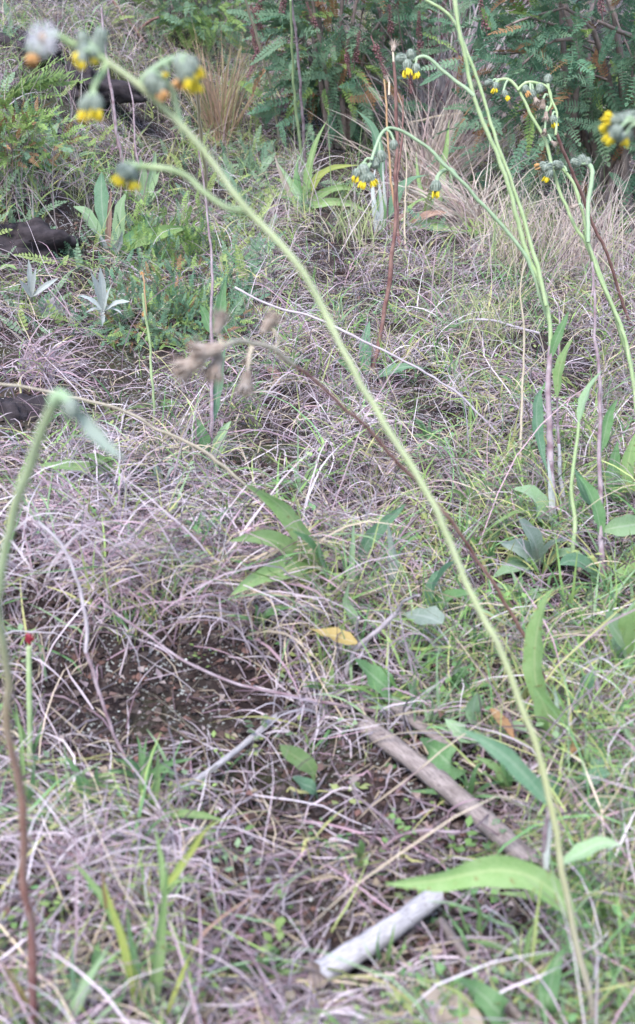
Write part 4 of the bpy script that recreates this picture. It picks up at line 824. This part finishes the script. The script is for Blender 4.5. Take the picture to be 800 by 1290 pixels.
GK = 'stones on the slope'
def stone(label, c, size, mat, sq=(1, 1, .7), rough=.25, seed=1, sink=.2, name='stone'):
    P, d = G(*c); r = size * d / F / 2; m = MB(); rng = np.random.default_rng(seed)
    P = W(c[0], c[1], d - .05 * r); o = bpy.data.objects.new('tmp', None)
    ball(m, P * 0, r, rough, sq, 44, 30, rng, 2.0); v_ = m.v[0]; nn = unit(v_); m.v[0] = v_ + nn * (r * .26 * vnoise(v_[:, 0] / r * 5 + v_[:, 2] / r * 3, v_[:, 1] / r * 5 - v_[:, 2] / r * 4, 17) + r * .13 * vnoise(v_[:, 0] / r * 14 + v_[:, 2] / r * 9, v_[:, 1] / r * 13 - v_[:, 2] / r * 11, 18))[:, None]
    ob = m.build(name, mat); ob.location = P; bpy.data.objects.remove(o); return tag(ob, label, 'stone', GK)
stone('pinkish angular stone lying below the brown wood', (545, 1048), 34, STONE, (1.1, .8, .7), .35, 2)
stone('small rounded pink pebble left of the pink angular stone', (502, 1068), 20, STONE, (1, 1, .8), .2, 3)
stone('rusty round stone above the white stick', (428, 1082), 30, STONE, (1, .9, .7), .2, 4)
stone('flat pinkish stone on the soil below the tan twig at left', (350, 1120), 34, STONE, (1.2, .9, .5), .3, 5)
stone('big dark lump for the shaded hollow at the left edge of the upper slope', (28, 312), 124, PEAT_SHADE, (1.25, .8, .50), .4, 6, .25, 'rock_or_shade_lump')  # solid lump in place of an undercut, its black shade put into the colour
stone('dark lichen flecked rock in the top left bank', (88, 112), 112, PEAT_SHADE, (1.3, .8, .42), .45, 7, .25, 'rock_or_shade_lump')
stone('pale grey stone beside the white leaved sprig', (64, 398), 40, STONEG, (.9, .8, 1.0), .3, 8, .3)
stone('small grey stone left of the lower right dead straws', (722, 1000), 30, STONEG, (1, .9, .7), .3, 9)
stone('little grey pebble at the foot of the white stick', (490, 1100), 16, STONEG, (1, .9, .7), .3, 11)
stone('dark lump standing for shaded earth at the left edge behind the blurred bud', (14, 528), 90, PEAT_SHADE, (1.1, .8, .7), .4, 16, .25, 'shade_lump')  # stands for shadowed earth, shade painted as near-black colour
stone('dark lump standing for the shade in the hollow under the creeping shrub', (232, 414), 52, PEAT_SHADE, (1.3, .8, .6), .4, 17, .25, 'shade_lump')  # near-black lump added for the shade of the hole
stone('dark lump standing for a shaded gap on the top left bank behind the dandelion clock', (24, 66), 70, PEAT_SHADE, (1.4, .8, .5), .4, 18, .25, 'shade_lump')  # near-black lump added for the shade in the bank's gaps
# fallen leaves
def leaf_litter():                                               # curled scraps of old leaves, too many to count
    rng = np.random.default_rng(91); n = 1500; px = rng.uniform(-120, 920, n); py = rng.uniform(120, 1390, n); d = gdepth(px, py); P = W(px, py, d)[d < 4.5]; n = len(P); P[:, 2] = hgt(P[:, 0], P[:, 1]) + rng.uniform(.002, .02, n)
    pal = np.array([(.22, .14, .12), (.32, .23, .20), (.44, .36, .34), (.24, .13, .11), (.44, .36, .26), (.38, .30, .32)]); m = MB()
    for p_ in P:
        a = rng.uniform(0, 6.28); L_ = rng.uniform(.004, .012); wv = L_ * rng.uniform(.2, .5); dx = np.array([cos(a), sin(a), rng.normal(0, .35)]); sx = np.array([-sin(a), cos(a), rng.normal(0, .4)]); up = np.array([0, 0, L_ * rng.uniform(.05, .5)])
        v = np.array([p_, p_ + dx * L_ * .4 + sx * wv + up, p_ + dx * L_ * .5 - up * .2, p_ + dx * L_ * .45 - sx * wv + up, p_ + dx * L_])
        m.add(v, [[0, 2, 1], [0, 3, 2], [1, 2, 4], [2, 3, 4]], None, np.tile(pal[rng.integers(6)] * rng.uniform(.7, 1.1), (5, 1)))
    tag(m.build('leaf_litter', M_TINT), kind='stuff')
leaf_litter()
GL = 'fallen leaves'
def fallen(label, mk, wpx, pts, prof='lance', fold=.3, roll=0., lift=.03):
    P, d = path3(pts, gdepth(*pts[0])[0] - lift, gdepth(*pts[-1])[0] - lift, lift * .7); m = MB()
    o = thing('fallen_leaf', label, 'leaf', tuple(P[0])); tag(o, group=GL); leaf(m, P, wpx * d.mean() / F, prof, fold, roll); m.build('blade', LEAF[mk], o)
fallen('yellow fallen leaf with an orange tip on the turf beside the forked twig', 'yellow', 24, [(450, 810), (425, 802), (405, 798), (388, 792)], lift=.075)
fallen('narrow orange fallen leaf among straws right of centre', 'orange', 14, [(618, 892), (630, 906), (640, 918), (648, 932)], lift=.06)
fallen('tan curled fallen leaf at the bottom beside the dark green leaf', 'tan', 46, [(528, 1256), (555, 1268), (585, 1280), (612, 1300)], 'lance', .5)
fallen('rusty fallen leaf on the mossy slope above the creeping shrub', 'orange', 10, [(200, 340), (215, 334), (232, 338)])
fallen('red brown fallen leaf near the withered flower heads', 'brown', 12, [(335, 460), (345, 470), (352, 486)])

# ---- fine tussocks, each one thing
def tussock(label, base, n, hpx, spreadpx, wpx, pal, seed, lean=0., droop=(.2, .9), group='fine grass tussocks', el=(.9, 1.55), name='grass_tussock'):
    rng = np.random.default_rng(seed); P, d = G(*base); o = thing(name, label, 'tussock', P, group); k = d / F
    root = P + np.concatenate([rng.normal(0, spreadpx * k * .25, (n, 2)), np.zeros((n, 1))], 1); root[:, 2] = hgt(root[:, 0], root[:, 1]) - .003
    pal = np.array(pal); t = pal[rng.integers(0, len(pal), n)] * rng.uniform(.8, 1.15, (n, 1)); m = MB()
    az = rng.uniform(0, 2 * pi, n); az = np.where(rng.uniform(size=n) < abs(lean), (0 if lean > 0 else pi) + rng.normal(0, .6, n), az)
    blades(m, root, az, rng.uniform(*el, n), hpx * k * rng.uniform(.6, 1.15, n), wpx * k * rng.uniform(.7, 1.4, n), rng.uniform(*droop, n), rng.normal(0, .4, n), t, 7, rng, kink=.14 if droop[1] > 1.5 else .06, cull=droop[1] > 1.9)
    b = m.build('blades', M_TINT, o); b['kind'] = 'stuff'
THICK = [(.44, .35, .37), (.52, .44, .43), (.30, .20, .21), (.56, .49, .47)]
STRAW = [(.55, .44, .38), (.60, .50, .42), (.48, .36, .34), (.62, .54, .47)]
OLIVE = [(.30, .32, .15), (.42, .34, .19), (.46, .31, .22), (.40, .27, .20)]
YG = [(.38, .42, .20), (.32, .38, .17), (.48, .44, .28), (.5, .42, .33)]
tussock('fine olive tussock with reddish base before the shrub at upper left of centre', (278, 180), 170, 130, 34, 1.2, OLIVE, 41, el=(1.0, 1.5), droop=(0, .5))
tussock('straw coloured tussock leaning right below the gap between the shrubs', (538, 252), 200, 165, 50, 1.6, STRAW, 42, .4, (.1, .8), el=(.7, 1.45))
tussock('dry straw tussock fanning out flat right of the reddish brown leaf', (600, 290), 170, 130, 50, 1.5, STRAW, 43, -.3, (.3, 1.2), el=(.3, 1.2))
tussock('tall bleached thicket of canes and straw filling the gap between the shrubs', (570, 190), 260, 230, 90, 1.8, THICK, 58, .2, (.1, 1.3), el=(.7, 1.5))
tussock('pale pinkish fine tussock below the dark shrub at the far right', (730, 345), 200, 130, 120, 1.0, STRAW, 44, 0, (.1, .7))
tussock('second pale pinkish tussock farther left under the shrub', (655, 345), 150, 120, 100, 1.0, STRAW + YG, 45, 0, (.1, .8))
tussock('yellow green fine tussock on the dry turf near the twin stems', (612, 440), 90, 75, 110, 1.2, YG, 46)
tussock('yellow green fine tussock below the woolly plant', (450, 310), 90, 62, 90, 1.2, YG, 47)
tussock('long lilac dead tussock hanging over the ledge of the bare bank', (150, 735), 150, 150, 70, 2.4, DEAD[[0, 1, 2, 7, 6]], 48, 0, (1.0, 2.6), el=(.2, 1.2))
tussock('lilac dead tussock draped at the left edge above the red bud', (50, 730), 130, 160, 70, 2.4, DEAD[[0, 1, 7, 2]], 49, .2, (1.0, 2.4), el=(.2, 1.3))
tussock('dead tussock drooping over the right part of the bare bank', (310, 770), 170, 140, 60, 2.4, DEAD[[0, 1, 4, 6]], 50, .2, (1.0, 2.4), el=(.2, 1.2))
tussock('pale dead tussock behind the blurred bud on the left', (150, 650), 80, 130, 80, 2.0, DEAD[[0, 1, 3, 7]], 51, 0, (.6, 2.0), el=(.3, 1.4))
tussock('dead tussock beneath the forked grey twig', (400, 900), 160, 150, 60, 2.4, DEAD[[0, 1, 3, 7]], 52, 0, (.8, 2.2), el=(.2, 1.2))
tussock('bleached dead tussock in the lower middle above the bottom grass blades', (230, 1090), 110, 190, 80, 2.6, DEAD[[0, 1, 3, 7, 2]], 53, 0, (.8, 2.2), el=(.1, 1.2))
tussock('bleached dead tussock in the lower left beside the red stalk', (80, 1110), 120, 190, 80, 2.6, DEAD[[0, 1, 7, 2]], 54, 0, (.8, 2.2), el=(.1, 1.2))
tussock('withered tussock in the bottom centre under the white stick', (380, 1290), 150, 190, 70, 2.8, DEAD[[0, 1, 3, 4]], 55, 0, (.8, 2.2), el=(.1, 1.2))
tussock('withered tussock right of the leaning stalk near the lower right', (740, 1080), 150, 150, 70, 2.5, DEAD[[0, 4, 3, 6]], 56, 0, (.6, 2.0), el=(.2, 1.3))
tussock('lilac tussock on the rim of the upper left slope', (40, 480), 190, 110, 60, 2.0, DEAD[[0, 2, 1, 6]], 57, .2, (.8, 2.2), el=(.2, 1.2))

def fine_stalks():                                               # thin upright stems and culms among the weeds at the back
    rng = np.random.default_rng(97); n = 520; px = np.concatenate([rng.uniform(-120, 420, 340), rng.uniform(420, 900, 180)]); py = np.concatenate([rng.uniform(20, 330, 340), rng.uniform(150, 420, 180)]); d = gdepth(px, py); P = W(px, py, d)[d < 6]; n = len(P); P[:, 2] = hgt(P[:, 0], P[:, 1]) - .003
    pal = np.array([(.50, .42, .38), (.34, .40, .20), (.40, .30, .31), (.54, .48, .44), (.28, .36, .18)]); m = MB()
    blades(m, P, rng.uniform(0, 6.28, n), rng.uniform(1.0, 1.55, n), rng.uniform(.08, .26, n), rng.uniform(.0014, .0030, n), rng.uniform(0, .5, n), rng.normal(0, .3, n), pal[rng.integers(0, 5, n)] * rng.uniform(.7, 1.1, (n, 1)), 7, rng, kink=.06)
    tag(m.build('fine_stalks', M_TINT), kind='stuff')
fine_stalks()

# ------------------------------------------------------------------ shrubs: branches, twigs and feathery leaves
def frond_mesh(name, mat, pairs, lw, ll, droop, seed, tw=0.):
    """one feathery leaf of unit length along +Y with paired leaflets"""
    rng = np.random.default_rng(seed); m = MB(); t = np.linspace(0, 1, pairs + 1)[1:]
    def ax(u): return np.array([.03 * sin(u * 4 + seed), u * (1 - .12 * droop * u), -droop * .38 * u * u])
    rp = np.array([ax(u) for u in np.linspace(0, 1, 5)]); S = np.array([1., 0, 0])
    m.add(np.concatenate([rp - S * .008, rp + S * .008]), [[i, i + 1, i + 6, i + 5] for i in range(4)], [[0, .5]] * 10)
    for u in t:
        c = ax(u); sz = ll * (sin(pi * (u * .80 + .14)) ** .7) * rng.uniform(.85, 1.12)
        for s in (-1, 1):
            d = unit(np.array([s * 1.0, .42 + .3 * u, rng.uniform(-.25, .15)])); n = unit(np.array([rng.uniform(-.3, .3), rng.uniform(-.3, .3), 1])); q = unit(np.cross(d, n)) * lw * .5
            m.add([c, c + d * sz * .35 - q, c + d * sz, c + d * sz * .45 + q], [[0, 1, 2, 3]], [[0, 0], [-1, .4], [0, 1], [1, .5]])
    d = np.array([0, 1, -.3]) * ll * .6; c = ax(1); m.add([c, c + d * .4 + S * lw * .5, c + d, c + d * .4 - S * lw * .5], [[0, 1, 2, 3]], [[0, 0], [1, .4], [0, 1], [-1, .5]])
    o = m.build(name, mat, smooth=False); me = o.data; bpy.data.objects.remove(o); return me
FR = {k: [frond_mesh('feathery_leaf', LEAF[k], pr, .075, .17, dr, sd_) for pr, dr, sd_ in ((12, .5, 1), (14, .9, 2), (11, .2, 3), (13, 1.2, 4))] for k in ('frond', 'frondpale', 'fern', 'rust')}
FN = {k: [frond_mesh('fern_frond', LEAF[k], pr, .05, .26, dr, sd_) for pr, dr, sd_ in ((17, .6, 5), (19, .9, 6))] for k in ('fern', 'frondpale')}
FH = {k: [frond_mesh('sprig', LEAF[k], 7, .13, .20, dr, sd_) for dr, sd_ in ((.2, 7), (.6, 8), (-.2, 9))] for k in ('frond', 'fern', 'rust', 'frondpale')}
def orient(pos, d, up, s):
    y = unit(d); x = unit(np.cross(y, up)); z = np.cross(x, y)
    return Matrix(((x[0] * s, y[0] * s, z[0] * s, pos[0]), (x[1] * s, y[1] * s, z[1] * s, pos[1]), (x[2] * s, y[2] * s, z[2] * s, pos[2]), (0, 0, 0, 1)))
def join_fronds(o, items, kinds):
    by = {}
    for me, M4 in items: by.setdefault(me.materials[0].name, []).append((me, M4))
    for mn, its in by.items():
        m = MB()
        for me, M4 in its:
            v = np.empty(len(me.vertices) * 3, np.float32); me.vertices.foreach_get('co', v); v = v.reshape(-1, 3)
            A = np.array(M4); v = v @ A[:3, :3].T + A[:3, 3]
            lp = np.empty(len(me.loops), np.int32); me.loops.foreach_get('vertex_index', lp)
            uv = np.empty(len(me.loops) * 2, np.float32); me.uv_layers[0].data.foreach_get('uv', uv); u = np.zeros((len(v), 2)); u[lp] = uv.reshape(-1, 2)
            m.add(v + np.array(o.location), lp.reshape(-1, 4), u)
        b = m.build('foliage', bpy.data.materials[mn], o, smooth=False); b['kind'] = 'stuff'
def shrub(name, label, base_px, radii, n_branch, n_front, n_fill, kinds, size, seed, FD=FR, part='leaf', cat='shrub', spikes=0, group='shrubs behind the slope', centre=None, up=.35, P=None, wood='wood', fill_dark=None, lowz=.0):
    rng = np.random.default_rng(seed)
    if P is None: P, d = G(*base_px)
    o = thing(name, label, cat, P, group); rx, ry, rz = radii; tips = []; c0 = np.array([0, 0, rz * .55]) if centre is None else np.array(centre)
    for b in range(n_branch):
        a = rng.uniform(0, 2 * pi); ph = math.acos(rng.uniform(-.15, 1)); e = c0 + np.array([rx * sin(ph) * cos(a), ry * sin(ph) * sin(a), rz * .5 * cos(ph)]) * rng.uniform(.55, .95)
        g = np.array([rng.normal(0, rx * .12), rng.normal(0, ry * .12), -.02]); mid = (g + e) / 2 + np.array([0, 0, rz * .18]) + rng.normal(0, .03, 3)
        C = spline([g, mid, e], 10); m = MB(); tube(m, C + np.array(o.location), np.linspace(.010, .003, 10) * (rz / .6), 6, wob=.1)
        for q in range(4):
            k = rng.integers(4, 10); s = C[k]; t = s + unit(rng.normal(size=3) + (s - c0) / rz) * rng.uniform(.10, .22) * rz; tips.append(t); tips.append((s + t) / 2)
            tube(m, spline([s, (s + t) / 2 + rng.normal(0, .01, 3), t], 5) + np.array(o.location), .0022 * (rz / .6), 4, wob=.1)
        m.build('branch', STEM[wood], o); tips.append(e)
    tips = np.array(tips); fill = []; cams = unit(CAM - P); cand = []
    for k in range(n_front + n_fill):
        if rng.uniform() < .45: s = tips[rng.integers(len(tips))] + rng.normal(0, .03, 3) * rz
        else:
            a = rng.uniform(0, 2 * pi); z = rng.uniform(-1, 1); q = math.sqrt(1 - z * z); rr = rng.uniform(.55, 1.0) * (1 + .35 * float(vnoise(a * 1.7 + seed, z * 2.5, 3)))
            s = c0 + np.array([rx * q * cos(a), ry * q * sin(a), rz * .55 * z]) * rr
        gz = float(hgt(P[0] + s[0], P[1] + s[1])) - P[2] + .02
        if s[2] < gz: s[2] = gz + abs(rng.normal(0, .05))
        n = unit((s - c0) / np.array([rx, ry, rz * .55])); dr = unit(n + rng.normal(0, .55, 3) + np.array([0, 0, up]) + np.array([0, -.25, 0]))
        upv = unit(n + np.array([0, -.3, 1.0]) + rng.normal(0, .3, 3)); kk = kinds[rng.integers(len(kinds))]; me = FD[kk][rng.integers(len(FD[kk]))]
        cand.append((float(np.dot(n, cams)) * 1.0 + float(np.linalg.norm((s - c0) / np.array([rx, ry, rz * .55]))), me, orient(s, dr, upv, size * rng.uniform(.65, 1.25))))
    cand.sort(key=lambda q: -q[0])
    for sc_, me, M4 in cand[:n_front]:
        f = bpy.data.objects.new(part, me); COL.objects.link(f); f.parent = o; f.matrix_local = M4
    if n_fill: join_fronds(o, [(me, M4) for _, me, M4 in cand[n_front:]], kinds)
    if spikes:                                                     # old maroon flower spikes
        SM = []
        for v_ in range(3):
            m = MB()
            for q in range(60):
                u = q / 59; an = q * 2.4; ball(m, np.array([cos(an) * .09, u, sin(an) * .09]) * np.array([1.1 - u * .5, 1, 1.1 - u * .5]), rng.uniform(.02, .05) * (1.1 - .5 * u), .3, (1, 1, 1), 5, 4, rng)
            tube(m, np.array([[0, -.3, 0], [0, .5, 0], [0, 1, 0]]), .02, 5); so_ = m.build('flower_spike', MAROON); SM.append(so_.data); bpy.data.objects.remove(so_)
        for k in range(spikes):
            a = rng.uniform(pi, 2 * pi); z = rng.uniform(-.35, .6); q = math.sqrt(1 - z * z); s = c0 + np.array([rx * q * cos(a), ry * q * sin(a), rz * .55 * z]) * 1.02
            f = bpy.data.objects.new('flower_spike', SM[k % 3]); COL.objects.link(f); f.parent = o
            f.matrix_local = orient(s, np.array([rng.normal(0, .35), -.3, 1 if rng.uniform() < .6 else -.9]), np.array([0, -1., .2]), rng.uniform(.06, .10))
    return o
def at(px, py, d): p = W(px, py, d); p[2] = hgt(p[0], p[1]); return p
shrub('feathery_shrub', 'big dark green feathery shrub with maroon spikes at the upper right', None, (.50, .34, .84), 12, 300, 900, ['frond', 'frondpale', 'frondpale', 'frond', 'fern', 'frondpale', 'frondpale', 'frond', 'frond', 'rust', 'frondpale', 'frond'], .11, 61, spikes=13, P=G(770, 262)[0])
shrub('feathery_shrub', 'feathery green shrub with maroon spikes in the upper middle', None, (.27, .26, .66), 10, 300, 560, ['frond', 'frondpale', 'frondpale', 'fern', 'frondpale', 'frond', 'frond', 'frondpale', 'rust', 'frondpale'], .11, 62, spikes=38, P=G(432, 185)[0])
shrub('feathery_shrub', 'paler feathery shrub at the top left of the bank', None, (.22, .22, .26), 8, 150, 160, ['frondpale', 'fern'], .10, 63, P=G(255, 62)[0])
shrub('feathery_shrub', 'shaded shrub behind the bare canes at the top', None, (.30, .24, .52), 8, 140, 300, ['frond', 'frondpale'], .12, 64, spikes=6, P=G(585, 95)[0])
shrub('feathery_shrub', 'shrub at the back on the top right corner', None, (.45, .3, .7), 8, 120, 350, ['frond', 'frondpale'], .15, 65, P=at(850, 100, 4.3))
shrub('creeping_shrub', 'low creeping shrub with tiny green and rusty leaves on the left slope', None, (.18, .15, .05), 14, 290, 900, ['frond', 'fern', 'frondpale', 'frondpale', 'frondpale', 'frond', 'frondpale', 'fern', 'rust'], .024, 66, FH, 'sprig', P=G(218, 425)[0], up=.1, group='low shrubs on the left slope')
shrub('creeping_shrub', 'yellow green mossy low shrub right beside the upper left rosette', None, (.12, .10, .02), 10, 150, 260, ['fern', 'frondpale', 'fern'], .032, 67, FH, 'sprig', P=G(215, 338)[0], up=.1, group='low shrubs on the left slope')
shrub('creeping_shrub', 'yellowish small leaved bush at the left edge under the fern', None, (.18, .14, .13), 10, 180, 300, ['fern', 'fern', 'frondpale', 'rust'], .036, 68, FH, 'sprig', P=G(10, 225)[0], up=.4, group='low shrubs on the left slope')
def fern(label, base, fronds, seed):
    rng = np.random.default_rng(seed); P, d = G(*base); o = thing('fern', label, 'fern', P, 'ferns on the bank')
    for k in range(fronds):
        a = rng.uniform(-.4, pi + .4); dr = unit(np.array([cos(a), -abs(sin(a)) * .6, rng.uniform(.15, .9)])); f = bpy.data.objects.new('frond', FN['fern'][k % 2]); COL.objects.link(f); f.parent = o
        f.matrix_local = orient(np.zeros(3), dr, np.array([0, -.5, 1.]), rng.uniform(.13, .22))
fern('light green fern fronds at the upper left edge below the dandelion clock', (4, 130), 9, 71)
fern('small fern at the left edge on the dark bank', (-8, 178), 7, 72)
fern('small bright fern before the upper right shrub', (672, 300), 5, 73)

# loose green undergrowth of the upper slopes: too mixed to count
def undergrowth():
    rng = np.random.default_rng(95); n = 3400; o = bpy.data.objects.new('tmp', None); items = []
    px = np.concatenate([rng.uniform(-120, 350, 1900), rng.uniform(-100, 330, 900), rng.uniform(300, 780, 600)]); py = np.concatenate([rng.uniform(0, 270, 1900), rng.uniform(270, 440, 900), rng.uniform(130, 300, 600)])
    keep = vnoise(px / 45, py / 30, 31) > rng.uniform(-.12, .25, n); px, py = px[keep], py[keep]; d = gdepth(px, py); P = W(px, py, d)[d < 7]
    for p_ in P:
        dr = np.array([rng.normal(0, .8), rng.normal(-.3, .5), rng.uniform(.3, 1.5)]); k = rng.choice(['fern', 'frondpale', 'frond', 'fern', 'frondpale'])
        g = float(hgt(p_[0], p_[1])); big = rng.uniform() < .3; me = FR[k][rng.integers(4)] if big else FH[k][rng.integers(3)]
        items.append((me, orient(np.array([p_[0], p_[1], g]), dr, np.array([rng.normal(0, .3), -.6, 1.]), rng.uniform(.05, .10) if big else rng.uniform(.025, .06))))
    by = {}
    for me, M4 in items: by.setdefault(me.materials[0].name, []).append((me, M4))
    for mn, its in by.items():
        m = MB()
        for me, M4 in its:
            v = np.empty(len(me.vertices) * 3, np.float32); me.vertices.foreach_get('co', v); v = v.reshape(-1, 3); A = np.array(M4); v = v @ A[:3, :3].T + A[:3, 3]
            lp = np.empty(len(me.loops), np.int32); me.loops.foreach_get('vertex_index', lp); m.add(v, lp.reshape(-1, 4))
        tag(m.build('undergrowth', bpy.data.materials[mn], smooth=False), kind='stuff')
    bpy.data.objects.remove(o)
undergrowth()
